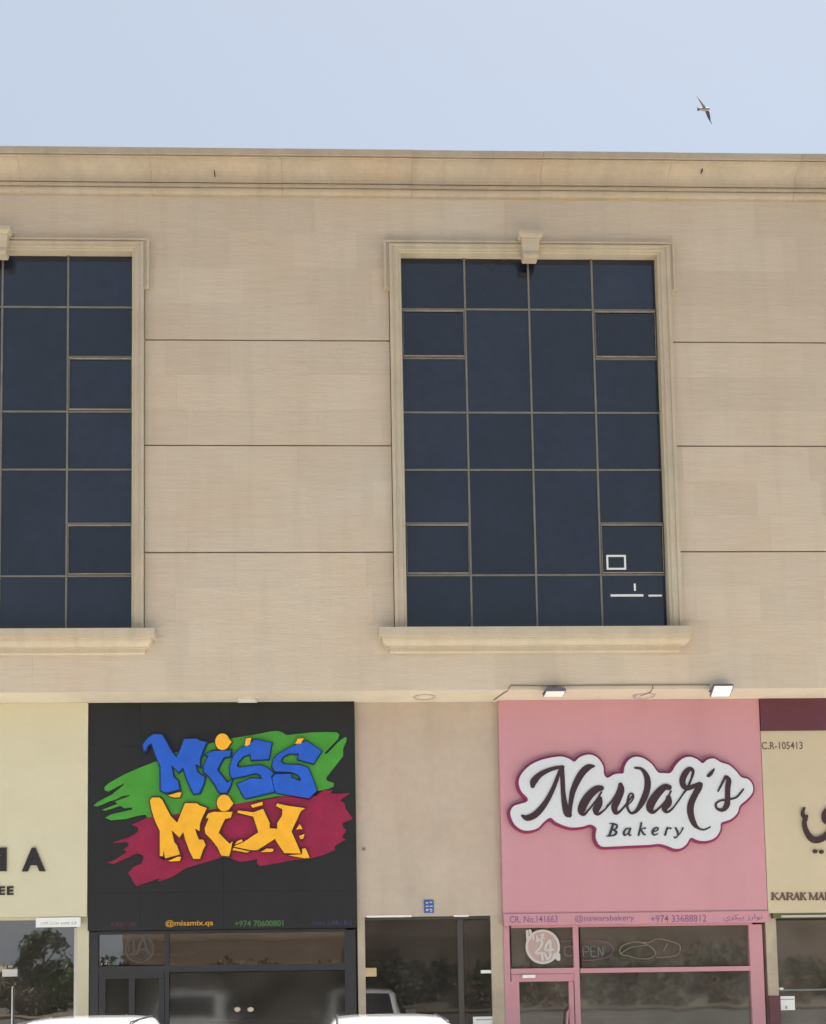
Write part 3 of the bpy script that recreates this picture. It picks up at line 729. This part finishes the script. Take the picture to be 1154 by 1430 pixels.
# ------------------------------------------------------------------ shopfronts
FY = .86        # front of the frames
def bars(name, rects, y0, y1, m, parent):
    m_ = MB()
    for i, (a, b, c, d) in enumerate(rects):
        p = at(a, (b+d)/2, y0).x; q = at(c, (b+d)/2, y0).x; t = at((a+c)/2, b, y0).z; u = at((a+c)/2, d, y0).z
        m_.box(p, q, y0+.0012*i, y1, max(.131, u), t)
    return m_.build(name, m, parent)
GZ = 0.15
def pane(a, b, c, d, y, m, parent, to_floor=False, name='pane'):
    p = at(a, (b+d)/2, y).x; q = at(c, (b+d)/2, y).x; t = at((a+c)/2, b, y).z; u = GZ if to_floor else at((a+c)/2, d, y).z
    return box(name, p, q, y, y+.008, u, t, m, parent)
FL = 1512       # photo row of the pavement, below the frame
# black shop
bs = tag(empty('shopfront', (-2, FY, .13)), 'black framed shopfront with smoked glass below the graffiti sign', 'shopfront')
bars('frame', [(125, 1302, 137, FL), (482.5, 1299, 498, FL), (137, 1299, 483, 1303.5), (230, 1303, 236, FL), (137, 1347.5, 483, 1357)], FY, 1.0, DFRAME, bs)
pane(137, 1303, 230, 1348, .91, GDARK, bs); pane(236, 1303, 483, 1347.5, .91, GDARK, bs)
pane(236, 1357, 484, FL, .91, GLOW, bs, True)
dr = bars('door', [(137.5, 1357.5, 229.5, 1367), (137.5, 1367, 147, FL), (222, 1367, 229.5, FL), (180, 1367, 188, FL)], FY+.02, .97, DFRAME, bs)
pane(147, 1367, 180, FL, .915, GLOW, dr, True); pane(188, 1367, 222, FL, .915, GLOW, dr, True)
m_ = MB(); p = at(177, 1440, FY-.03); m_.tube([(p.x, FY+.02, 1.45), (p.x, FY-.04, 1.45), (p.x, FY-.04, .9), (p.x, FY+.02, .9)], .014); m_.build('handle', STEEL, dr)
q = at(195, 1325, .904)
m_ = MB(); m_.ring((q.x, q.z), .27, .245, .9035, .9095)
m_.ring((q.x, q.z), .21, .20, .9035, .9095)
m_.build('round_decal', DECALD, bs)
script(zoomer(100, 1270, 5.245, .9045), [[(455, 230, 6), (455, 330, 7)], [(480, 330, 6), (520, 220, 8), (560, 330, 6)], [(495, 295, 5), (548, 295, 5)]], bs, 'decal_letter', DECALD, .9045, .005)
box('step', -4.4, .5, .6, .84, .131, .15, KERB, bs)
# bar and two glowing discs added as reflections in the black shop glass
sl_ = tag(box('reflected_line_bar', X_(150, 1333, 1.6), X_(274, 1333, 1.6), 1.6, 1.66, Z_(210, 1335, 1.6), Z_(210, 1331, 1.6), LENS), 'slim white bar added inside the black shop as the line reflected in the transom', 'reflection')  # bar added for the white line reflected in the transom glass
for k, (px, lab) in enumerate(((331.5, 'left one of two white discs added as headlight reflections in the black shop window'), (350, 'right one of two white discs added as headlight reflections in the black shop window'))):
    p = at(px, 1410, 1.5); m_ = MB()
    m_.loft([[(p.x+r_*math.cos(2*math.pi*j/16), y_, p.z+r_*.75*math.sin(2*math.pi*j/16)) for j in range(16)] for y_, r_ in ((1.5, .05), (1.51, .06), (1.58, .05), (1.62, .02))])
    sp_ = m_.build('headlight_reflection', mat('headlight reflection glow', (.8, .8, .75), .3, emit=((1, .97, .9), .8)) if k == 0 else bpy.data.materials['headlight reflection glow'], None, norm=True)  # glowing disc put in for a reflected headlight; stem and housing are additions
    tag(sp_, lab, 'lamp', 'headlight reflections in the black shop')
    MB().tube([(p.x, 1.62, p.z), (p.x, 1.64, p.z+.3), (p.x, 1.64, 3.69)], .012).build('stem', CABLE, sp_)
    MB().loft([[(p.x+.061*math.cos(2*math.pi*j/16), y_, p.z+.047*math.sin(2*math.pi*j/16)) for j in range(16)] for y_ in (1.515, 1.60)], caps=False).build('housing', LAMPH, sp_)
# cream shop
cs = tag(empty('shopfront', (-6, FY, .13)), 'frameless glass shopfront beside a cream pillar under the cream sign', 'shopfront')
pane(-120, 1282, 103, FL, .91, GCAFE, cs, True)
bars('frame', [(103, 1296, 107.5, FL)], FY, .95, ALU, cs)
box('side_pillar', X_(107.5, 1350, FY-.03), -4.5, FY-.03, 1.3, .131, cz0-.003, CREAM, cs)
box('mounting_rail', X_(-120, 1290, .86), X_(103, 1290, .86), .84, .93, cz0-.05, cz0-.002, CREAM, cs)
m_ = MB(); p = at(17, 1420, .87); m_.tube([(p.x, .905, 2.0), (p.x, .86, 2.0), (p.x, .86, .8), (p.x, .905, .8)], .012); m_.build('door_handle', STEEL, cs)
lk = pxbox('lock_plate', 3, 1354, 24, 1364, .88, .93, ALU, cs)
wp = pxbox('notice_plate', 50, 1281.5, 112.5, 1295, SY-.05, SY-.021, PLATE)
tag(wp, 'small white plate with faint print fixed under the cream sign', 'sign')
scribble(55, 1291, 107, 4, 21, DECALF, wp, SY-.0535)
# lobby entrance
le = tag(empty('lobby_entrance', (1.9, FY, .13)), 'wide glass lobby entrance in the plaster wall between the two signs', 'entrance')
bars('frame', [(510.5, 1281, 687, 1284), (641, 1284, 648.5, FL)], .93, .99, mat('bronze frame', (.05, .042, .036), .5), le)
dd = pane(511, 1284, 641, FL, .95, GLOB, le, True, 'door')
pane(648.5, 1284, 687, FL, .95, GLOB, le, True)
pxbox('lock_plate', 510, 1352, 526, 1364, .90, .965, BRASS, dd)
pxbox('handle', 672, 1355, 689, 1359.5, .90, .949, PLATE, le)
bars('sill_trim', [(512, 1278.5, 575, 1281.2), (634, 1278, 655, 1280.5)], .845, .87, PLATE, le)
nt_ = pxbox('notice_board', 661, 1420, 690.5, 1442, .89, .905, PLATE)
tag(nt_, 'white notice at the lower right of the glass lobby entrance', 'sign')
pxbox('printed_line', 665, 1423.5, 688, 1425, .888, .8895, mat('grey print', (.3, .3, .32), .6), nt_)
nb = tag(pxbox('number_plate', 592.5, 1257, 606, 1275, .835, .858, NUMB), 'small blue number plate on the wall above the lobby entrance', 'sign')
m_ = MB()
for (a, b, c, d) in ((595, 1260, 598, 1262), (600, 1259.5, 604, 1261), (594.5, 1265, 599, 1266.5), (600.5, 1265, 604.5, 1266.5), (595, 1269.5, 598.5, 1272.5), (600, 1269.5, 604, 1271), (601, 1272, 604, 1273.3)):
    p = at(a, b, .834); q = at(c, d, .834); m_.box(p.x, q.x, .833, .8348, q.z, p.z)
tag(m_.build('printed_marks', DECAL, nb), kind='stuff')
# pink bakery
ps = tag(empty('shopfront', (6, FY, .13)), 'pink framed bakery shopfront with a glass door at its left', 'shopfront')
bars('frame', [(706, 1291, 714, FL), (1050.5, 1291, 1069, FL), (714, 1291, 1051, 1294), (803.5, 1294, 811, FL), (714, 1352.5, 804, 1360), (811, 1351, 1052, 1357.5)], FY-.02, .98, PINKF, ps)
pane(714, 1294, 804, 1353, .91, GSHOP, ps); pane(811, 1294, 1051, 1351.5, .91, GSHOP, ps); pane(811, 1357, 1056, FL, .91, GSHOP, ps, True)
dr = bars('door', [(714.5, 1360.5, 803, 1371), (714.5, 1371, 727, FL), (796.5, 1371, 803.3, FL)], FY, .96, PINKF, ps)
pane(727, 1371, 797, FL, .915, GSHOP, dr, True)
pxbox('door_closer', 730, 1361.5, 748, 1366, FY-.06, FY-.001, PLATE, dr)
m_ = MB(); p = at(793, 1425, FY-.04)
m_.tube([(p.x+.05, FY+.0, 1.46), (p.x+.05, FY-.06, 1.44), (p.x, FY-.07, 1.38), (p.x-.02, FY-.07, 1.15), (p.x, FY-.07, .9), (p.x+.05, FY-.06, .84), (p.x+.05, FY, .82)], .02); m_.build('handle', PINKF, dr)
# round 24 hours sign hanging in the transom
NZ = zoomer(695, 1260, 6.411, .885)
c0 = NZ((405, 400)); r0 = .235*1.46*.72
hs = tag(empty('window_sign', (c0[0], .885, c0[1])), 'round white 24 hours sign in the bakery transom above the door', 'sign')
RR = 155/6.411*(.885+CAMD)/FOC
MB().disc(c0, RR*.93, .889, .898, 36).build('disc', ROSE, hs)
MB().ring(c0, RR, RR*.86, .876, .90).build('rim', DECAL, hs)
script(NZ, [[(350, 350, 10), (375, 335, 11), (400, 355, 11), (385, 400, 10), (345, 455, 11), (415, 455, 11)]], hs, 'numeral', DECAL, .878, .01)
script(NZ, [[(470, 470, 12), (470, 340, 11), (425, 425, 10), (500, 425, 10)]], hs, 'numeral', DECAL, .878, .01)
script(NZ, [[(265, 260, 12), (270, 330, 13)], [(290, 255, 12), (300, 300, 12), (285, 330, 11)], [(318, 290, 9), (322, 335, 9)], [(350, 300, 8), (352, 325, 8)], [(385, 295, 8), (415, 290, 8), (395, 318, 8), (415, 322, 8)]], hs, 'lettering', DECAL, .872, .014)
script(NZ, [[(400, 470, 11), (402, 515, 11)], [(425, 470, 10), (450, 510, 11), (480, 470, 10)], [(490, 515, 11), (515, 465, 13), (535, 510, 12)], [(548, 470, 13), (550, 515, 12)]], hs, 'lettering', DECAL, .872, .014)
# unlit tube signs
def neon(zf, loops, m, parent, name, r=.011):
    for lp in loops:
        P = smooth_open([zf((*p, 1)) for p in lp], 5)
        MB().tube([(p[0], .887, p[1]) for p in P], r, 6).build(name, m, parent)
NZ2 = zoomer(695, 1260, 6.411, .887)
op = tag(empty('neon_sign', (X_(815, 1325, .887), .887, Z_(815, 1325, .887))), 'unlit tube sign with rounded letters on the bakery transom glass', 'sign')
neon(NZ2, [[(575, 350), (640, 345), (690, 350)], [(760, 350), (850, 345), (960, 355), (1030, 400), (1020, 460), (960, 500), (850, 520), (760, 520)]], NEONP, op, 'border_tube', .014)
neon(NZ2, [[(640, 395), (605, 410), (600, 460), (640, 485), (680, 460), (678, 410), (640, 395)], [(770, 485), (765, 400), (810, 400), (815, 440), (770, 445)], [(880, 400), (838, 402), (842, 482), (884, 480)], [(842, 440), (874, 440)], [(905, 482), (900, 402), (945, 480), (942, 400)]], NEONW, op, 'letter_tube', .013)
NZ3 = zoomer(860, 1260, 5.245, .887)
bn = tag(empty('neon_sign', (X_(908, 1326, .887), .887, Z_(908, 1326, .887))), 'unlit amber tube outline of two bread rolls on the bakery transom glass', 'sign')
neon(NZ3, [[(30, 345), (60, 315), (150, 290), (230, 310), (280, 350), (290, 390), (240, 415), (160, 412), (110, 398), (40, 380), (30, 345)], [(150, 290), (240, 295), (310, 268), (410, 290), (470, 320), (460, 380), (400, 400), (300, 405)], [(40, 375), (120, 330), (230, 315)], [(380, 300), (350, 360)]], NEONY, bn, 'outline_tube', .010)
# karak shop
ks = tag(empty('shopfront', (10, FY, .13)), 'dark glass shopfront of the karak shop at the right edge', 'shopfront')
pane(1087, 1284, 1380, FL, .91, GSHOP, ks, True)
bars('frame', [(1085.5, 1283, 1088, FL), (1088, 1379.8, 1380, 1382)], .88, .95, mat('grey frame and reflected line', (.16, .17, .16), .4), ks)  # horizontal bar imitates a bright reflected line; only the upright is frame
p = at(1092, 1381, .86); MB().disc((p.x, p.z), .04, .855, .90, 14, .022).build('fitting', PLATE, ks)
pn = pxbox('paper_notice', 1085.5, 1391.5, 1110.5, 1411, .885, .9085, PLATE)
tag(pn, 'white paper notice stuck on the karak shop glass by the pillar', 'sign')
pxbox('printed_line', 1088, 1395.3, 1109, 1396.6, .883, .8845, mat('print grey', (.28, .28, .3), .6), pn)
pxbox('printed_mark', 1097, 1405, 1100, 1409, .883, .8845, bpy.data.materials['print grey'], pn)
# counters in the shops
for (xx, lab, w_) in ((-7.2, 'wooden counter inside the cream shop', 2.2), (-1.3, 'wooden counter inside the black shop', 2.6), (6.3, 'wooden counter inside the pink bakery', 3.0), (10.6, 'wooden counter inside the karak shop', 2.4)):
    c_ = tag(empty('counter', (xx, 4.4, .15)), lab, 'counter')
    box('counter_body', xx-w_/2, xx+w_/2, 4.1, 4.7, .15, 1.05, WOOD, c_)
    box('counter_top', xx-w_/2-.05, xx+w_/2+.05, 4.04, 4.74, 1.051, 1.10, ROOM, c_)

# ------------------------------------------------------------------ floodlights and cable on the fascia
def flood(px, py, tilt, lab, Wd=.37):
    c = at(px, py, -.10)
    f_ = tag(empty('floodlight', (c.x, -.10, c.z)), lab, 'floodlight', 'floodlights over the pink sign')
    Rm = Matrix.Rotation(R(tilt), 4, 'X'); T = Matrix.Translation(c)
    def pr(mb_): mb_.v = [tuple(T @ (Rm @ Vector(v))) for v in mb_.v]; return mb_
    h = MB(); hw = Wd/2
    h.loft([[(-hw*s, -.13*s, z), (hw*s, -.13*s, z), (hw*s, .13*s, z), (-hw*s, .13*s, z)] for z, s in ((-.028, 1), (.02, 1), (.045, .86))])
    for i in range(7): h.box(-hw*.8+i*hw*.26, -hw*.8+i*hw*.26+.012, -.1, .1, .045, .07)
    pr(h).build('housing', LAMPH, f_, norm=True)
    pr(MB().box(-hw+.014, hw-.014, -.118, .118, -.036, -.0285)).build('lens', LENS, f_)
    b_ = MB(); b_.box(c.x-hw-.018, c.x-hw-.004, -.115, -.002, c.z-.015, c.z+.015); b_.box(c.x+hw+.004, c.x+hw+.018, -.115, -.002, c.z-.015, c.z+.015)
    b_.box(c.x-hw-.018, c.x+hw+.018, -.012, -.003, c.z-.013, c.z+.013)
    b_.build('bracket', LAMPH, f_)
flood(774.5, 967, -8, 'floodlight with dark housing above the left part of the pink sign')
flood(1008, 964, -38, 'pale floodlight tilted outward above the right part of the pink sign')
pts = [at(690, 977, .70), at(700, 969.5, .3), at(709, 964, .02), at(712, 960, -.018)]
for p in pts[:3]: p.z = ZS-.014
pts += [at(714, 957.5, -.018)]
c_ = tag(MB().tube(pts+[at(x, 958-(x-714)*.006, -.018) for x in (760, 800, 860, 912, 960, 992)], .011, 6).build('cable', CABLE), 'thin grey cable running along the wall edge between the floodlights', 'cable')
pts = [at(912, 957.5, -.02), at(912, 962, -.018), at(908, 968, .2), at(894, 974, .45)]
for p in pts[2:]: p.z = ZS-.014
MB().tube(pts, .009, 6).build('branch', CABLE, c_)

# ------------------------------------------------------------------ cars (only their roofs reach into the frame)
def car(cx, cy, lab, hs):
    root = tag(empty('parked_car', (cx, cy, 0)), lab, 'car', 'white cars parked nose in before the shops')
    L_ = 4.85; H = 1.745*hs
    # stations from rear (0) to front: y, half width sill, half width belt, z belt, half width roof, z roof
    st = [(0.02, .80, .84, .98, .60, 1.02), (.10, .92, .94, 1.05, .66, 1.16), (.34, .95, .965, 1.08, .70, 1.62), (.62, .955, .97, 1.08, .735, 1.71),
          (1.4, .955, .975, 1.07, .755, H), (2.3, .955, .975, 1.06, .745, H-.012), (2.85, .955, .97, 1.05, .70, 1.66), (3.35, .955, .965, 1.05, .70, 1.36), (3.75, .95, .955, 1.04, .72, 1.08), (4.4, .93, .93, .98, .70, 1.01), (4.75, .86, .88, .88, .66, .90), (4.85, .78, .80, .74, .6, .76)]
    rings = []
    for y, ws, wb, zb, wr, zr in st:
        zr = zr*hs if 1.5 < zr and zr != H and zr != H-.012 else zr
        half = [(ws-.05, .28), (ws, .40), (wb, .70), (wb-.005, zb), (wr+.06, zr-.14 if zr > 1.3 else zr-.03), (wr+.005, zr-.055 if zr > 1.3 else zr-.015), (wr-.07, zr-.022), (wr-.30, zr-.004), (0.08, zr)]
        ring = [(cx+a, cy+y, z) for a, z in half]+[(cx-a, cy+y, z) for a, z in reversed(half)]
        rings.append(ring)
    MB().loft(rings).build('body', CARW, root, smooth=True, norm=True)
    def quad(name, p, m, th=.01):
        c = sum((Vector(q) for q in p), Vector())/4; n = (Vector(p[1])-Vector(p[0])).cross(Vector(p[3])-Vector(p[0])).normalized()
        return MB().loft([[tuple(Vector(q)-n*th) for q in p], [tuple(Vector(q)+n*th) for q in p]]).build(name, m, root, norm=True)
    quad('rear_window', [(cx-.66, cy+.14, 1.20), (cx+.66, cy+.14, 1.20), (cx+.60, cy+.325, 1.56), (cx-.60, cy+.325, 1.56)], CARG)
    quad('windscreen', [(cx-.66, cy+3.62, 1.18), (cx+.66, cy+3.62, 1.18), (cx+.60, cy+2.94, 1.61), (cx-.60, cy+2.94, 1.61)], CARG)
    for s in (-1, 1):
        for (a, b) in ((.55, 1.35), (1.42, 2.25), (2.32, 3.2)):
            zt = 1.55 if a < 2.3 else 1.47
            quad('side_window', [(cx+s*.955, cy+a, 1.13), (cx+s*.955, cy+b, 1.13), (cx+s*.83, cy+(b if a < 2.3 else b-.35), zt), (cx+s*.83, cy+a+(.12 if a < 1 else 0), zt)], CARG, .012)
        MB().tube([(cx+s*.70, cy+.75, H-.045), (cx+s*.70, cy+.8, H-.02), (cx+s*.70, cy+2.3, H-.028), (cx+s*.70, cy+2.4, H-.06)], .012, 6).build('roof_trim', TRIMB, root)
        MB().box(cx+s*.78-.1, cx+s*.78+.1, cy-.005, cy+.12, .85, 1.08).build('tail_lamp', LRED, root)
        MB().box(cx+s*.68-.16, cx+s*.68+.16, cy+4.66, cy+4.80, .70, .84).build('headlight', LENS, root)
        m_ = MB(); m_.box(cx+s*1.08-.11, cx+s*1.08+.11, cy+3.0, cy+3.12, 1.08, 1.24); m_.box(cx+s*.96-.04, cx+s*.96+.04, cy+3.04, cy+3.1, 1.08, 1.12); m_.build('mirror', CARW, root)
        for yy in (.85, 3.85):
            def wh(r0, r1, x0, x1, nm, m, par):
                rr = [[(cx+s*x_, cy+yy+r_*math.cos(2*math.pi*j/24), .35+r_*math.sin(2*math.pi*j/24)) for j in range(24)] for x_, r_ in ((x0, r0), (x0, r1), (x0+.03, r1+.01), (x1-.03, r1+.01), (x1, r1), (x1, r0))]
                return MB().loft(rr).build(nm, m, par, norm=True)
            wb = wh(.2, .335, .74, .985, 'wheel', RUBB, root)
            wh(.05, .21, .90, .99, 'rim', RIM, wb)
    MB().box(cx-.85, cx+.85, cy-.06, cy+.1, .38, .62).build('bumper', TRIMB, root)
    MB().box(cx-.26, cx+.26, cy-.012, cy+.06, .82, .94).build('licence_plate', PLATE, root)
for (pxc, lab) in ((124, 'white car parked below the cream and black shopfronts, roof showing'), (546, 'white car parked before the glass lobby entrance, roof showing')):
    p = at(pxc-(9 if pxc < 300 else 0), 1421, -5.0); car(p.x, -6.2, lab, .985 if pxc < 300 else .962)

# ------------------------------------------------------------------ bird
BY = -9.0
def bp(px, py, dy=0): return at(px, py, BY+dy)
bird = tag(empty('bird', bp(983, 152)), 'small grey and white bird gliding in the sky above the cornice', 'bird')
def ell(pts, rad, name, m, parent): return MB().tube([tuple(p) for p in pts], rad, 8).build(name, m, parent, smooth=True, norm=True)
ell([bp(974.6, 151.6), bp(976.5, 152), bp(980, 152.3), bp(984, 152.4), bp(987.5, 152.3), bp(989.5, 152), bp(991, 151.9), bp(992, 152)], [.003, .009, .012, .016, .014, .012, .010, .004], 'body', BIRDW, bird)
def wing(pts, name, m):
    m_ = MB(); rings = []
    for (a, b, dy, t) in pts:
        p = bp(*a, dy*.6); q = bp(*b, dy*.6); c = (p+q)/2; t *= .6
        rings.append([p, c+Vector((0, -t, 0)), q, c+Vector((0, t, 0))])
    return m_.loft(rings).build(name, m, bird, norm=True)
wing([((982, 151), (986.5, 151), 0, .012), ((979.9, 145.8), (984.9, 148), -.12, .01), ((976.8, 140.6), (981.2, 143.4), -.2, .007), ((974, 135), (975.6, 136.6), -.26, .004), ((973.3, 133.4), (973.9, 133.8), -.28, .002)], 'wing', BIRDG)
wing([((984, 153), (988.5, 152.5), 0, .012), ((985.8, 157.2), (991.2, 156.5), .1, .01), ((988.2, 163.4), (992.4, 162.4), .18, .008), ((991.5, 169), (992.9, 168.6), .24, .004), ((994.6, 173.6), (995.1, 173.4), .28, .002)], 'wing', BIRDD)
wing([((978.6, 151.3), (978.6, 153.4), 0, .012), ((976, 150.2), (976.2, 154.2), 0, .012), ((973.9, 149.2), (974.6, 155), 0, .004)], 'tail', BIRDD)
p, q = bp(991.8, 152), bp(993.2, 152.1); ell([p, q], [.004, .0006], 'beak', BEAK, bird)

# ------------------------------------------------------------------ across the street (seen as reflections in the glass)
def refl(px, py, Yo): return at(px, py, 1.8-Yo)
HX0 = refl(172, 1325, -40).x
hs_ = tag(empty('villa', (HX0+12, -44, 0)), 'brown rendered two storey villa across the street', 'house')
hw = box('wall', HX0, HX0+24, -50, -40, 0, 7.2, HOUSE, hs_)
box('parapet', HX0-.1, HX0+24.1, -50.1, -39.9, 7.2, 7.6, HOUSE2, hs_)
box('band', HX0-.05, HX0+24.05, -40.0, -39.92, 3.5, 3.72, HOUSE2, hs_)
box('gate', HX0+13, HX0+16.5, -40.0, -39.93, 0, 2.9, WOOD, hs_)
h2 = tag(empty('villa', (HX0+36, -46, 0)), 'taller ochre villa across the street beyond the brown one', 'house')
box('wall', HX0+25.5, HX0+46, -54, -41, 0, 8.4, HOUSE2, h2)
for i in range(0): box('window', HX0+27.5+i*4.6, HX0+29.2+i*4.6, -41.0, -40.94, 4.6, 6.3, CARG, h2)
bw = tag(box('boundary_wall', HX0-30, HX0+46, -37.2, -37, 0, 1.9, HOUSE), 'low ochre boundary wall across the street', 'wall')
def tree(x, y, h, rw, leafm, lab, cat='tree', n=900, sz=.16, low=.25):
    t_ = tag(empty('tree' if cat == 'tree' else 'shrub', (x, y, 0)), lab, cat)
    m_ = MB(); m_.tube([(x, y, 0), (x+.05, y, h*.3), (x-.04, y+.05, h*.55), (x, y, h*.8)], [h*.035, h*.028, h*.02, h*.008], 8)
    for k in range(5):
        a = k*1.3; m_.tube([(x, y, h*(.3+.07*k)), (x+rw*.35*math.cos(a), y+rw*.35*math.sin(a), h*(.5+.07*k)), (x+rw*.65*math.cos(a), y+rw*.65*math.sin(a), h*(.58+.08*k))], [h*.014, h*.01, h*.004], 6)
    m_.build('trunk', BARK, t_)
    l_ = MB(); cl = []
    for k in range(16):
        a = random.uniform(0, 6.28); rr = rw*math.sqrt(random.random())*.75; cl.append((x+rr*math.cos(a), y+rr*math.sin(a), h*random.uniform(low+.12, .92), rw*random.uniform(.28, .48)))
    for i in range(n):
        c = random.choice(cl); d = Vector((random.gauss(0, 1), random.gauss(0, 1), random.gauss(0, .8))).normalized()*c[3]*random.uniform(.4, 1)
        p = Vector(c[:3])+d; a = Vector((random.uniform(-1, 1), random.uniform(-1, 1), random.uniform(-1, 1))).normalized(); b = a.orthogonal().normalized()
        k_ = len(l_.v); s = sz*random.uniform(.6, 1.3)
        l_.v += [tuple(p+a*s), tuple(p+b*s*.5), tuple(p-a*s), tuple(p-b*s*.5)]; l_.f.append((k_, k_+1, k_+2, k_+3))
    l_.build('crown', leafm, t_)
for (px, Yo, h, rw, lm, lab, cat, n, low) in (
    (62, -34, 3.9, 1.5, LEAFD, 'dark spreading tree across the street, opposite the cream shop', 'tree', 1600, .15),
    (75, -26, 1.9, 1.0, LEAFL, 'bright green shrub across the street, opposite the cream shop', 'shrub', 900, .0),
    (880, -34, 3.4, 2.6, LEAFO, 'olive tree with leaning limbs across the street, opposite the bakery window', 'tree', 1900, .0),
    (1010, -35, 3.0, 2.2, LEAFO, 'smaller olive tree across the street, right of the leaning one', 'tree', 1500, .0)):
    p = refl(px, 1340, Yo); tree(p.x, Yo, h, rw, lm, lab, cat, n, low=low)

# shrubs on the far verge and dry bushes on the median of the road; they show only in the glass
tag(box('median', -60, 60, -27, -22.5, -.3, .1, SOIL), kind='structure')
random.seed(21)
for px, lm, lab in (
    (20, LEAFD, 'left half of the cream shop glass'), (88, LEAFD, 'right edge of the cream shop glass'), (150, LEAFD, 'left leaf of the black shop door'),
    (205, LEAFD, 'right leaf of the black shop door'), (262, LEAFD, 'left part of the black shop window'), (315, LEAFO, 'two headlight reflections in the black shop'),
    (375, LEAFO, 'middle of the black shop window'), (425, LEAFO, 'right part of the black shop window'), (475, LEAFD, 'right frame post of the black shop'),
    (535, LEAFD, 'brass lock plate of the lobby'), (590, LEAFD, 'middle of the lobby glass'), (640, LEAFO, 'bronze post of the lobby'), (690, LEAFD, 'white notice of the lobby'),
    (745, LEAFD, 'glass of the bakery door'), (800, LEAFO, 'pink post beside the bakery door'), (855, LEAFD, 'left part of the bakery window'), (940, LEAFO, 'middle of the bakery window'),
    (1035, LEAFD, 'right edge of the bakery window'), (1105, LEAFD, 'paper notice on the karak shop glass'), (1160, LEAFO, 'right edge of the karak shop glass')):
    p = refl(px, 1340, -34.3)
    tree(p.x, -34.3+random.uniform(-.7, .7), random.uniform(1.5, 2.4), random.uniform(1.4, 2.0), lm, ('dark green' if lm == LEAFD else 'olive green')+' shrub across the street, opposite the '+lab, 'shrub', 800, .17, low=-.08)
for px, lab in ((30, 'cream shop glass'), (165, 'black shop door'), (270, 'left part of the black shop window'), (350, 'white headlight reflections in the black shop'), (440, 'right part of the black shop window'), (560, 'left part of the lobby glass'),
                (660, 'right part of the lobby glass'), (760, 'bakery door glass'), (850, 'left part of the bakery window'), (925, 'middle of the bakery window'), (1010, 'right part of the bakery window'), (1110, 'karak shop glass')):
    p = refl(px, 1400, -25)
    tree(p.x, -25+random.uniform(-.6, .6), random.uniform(.95, 1.45), random.uniform(1.1, 1.6), LEAFB if random.random() < .65 else LEAFO, 'low dry bush on the road median, opposite the '+lab, 'bush', 700, .12, low=-.1)
for o in COL.objects:
    if o.get('category') == 'shrub' and 'green shrub across' in o['label'] and not o['label'].startswith('bright'): o['group'] = 'verge shrubs across the street'
    if o.get('category') == 'bush': o['group'] = 'dry bushes on the median'
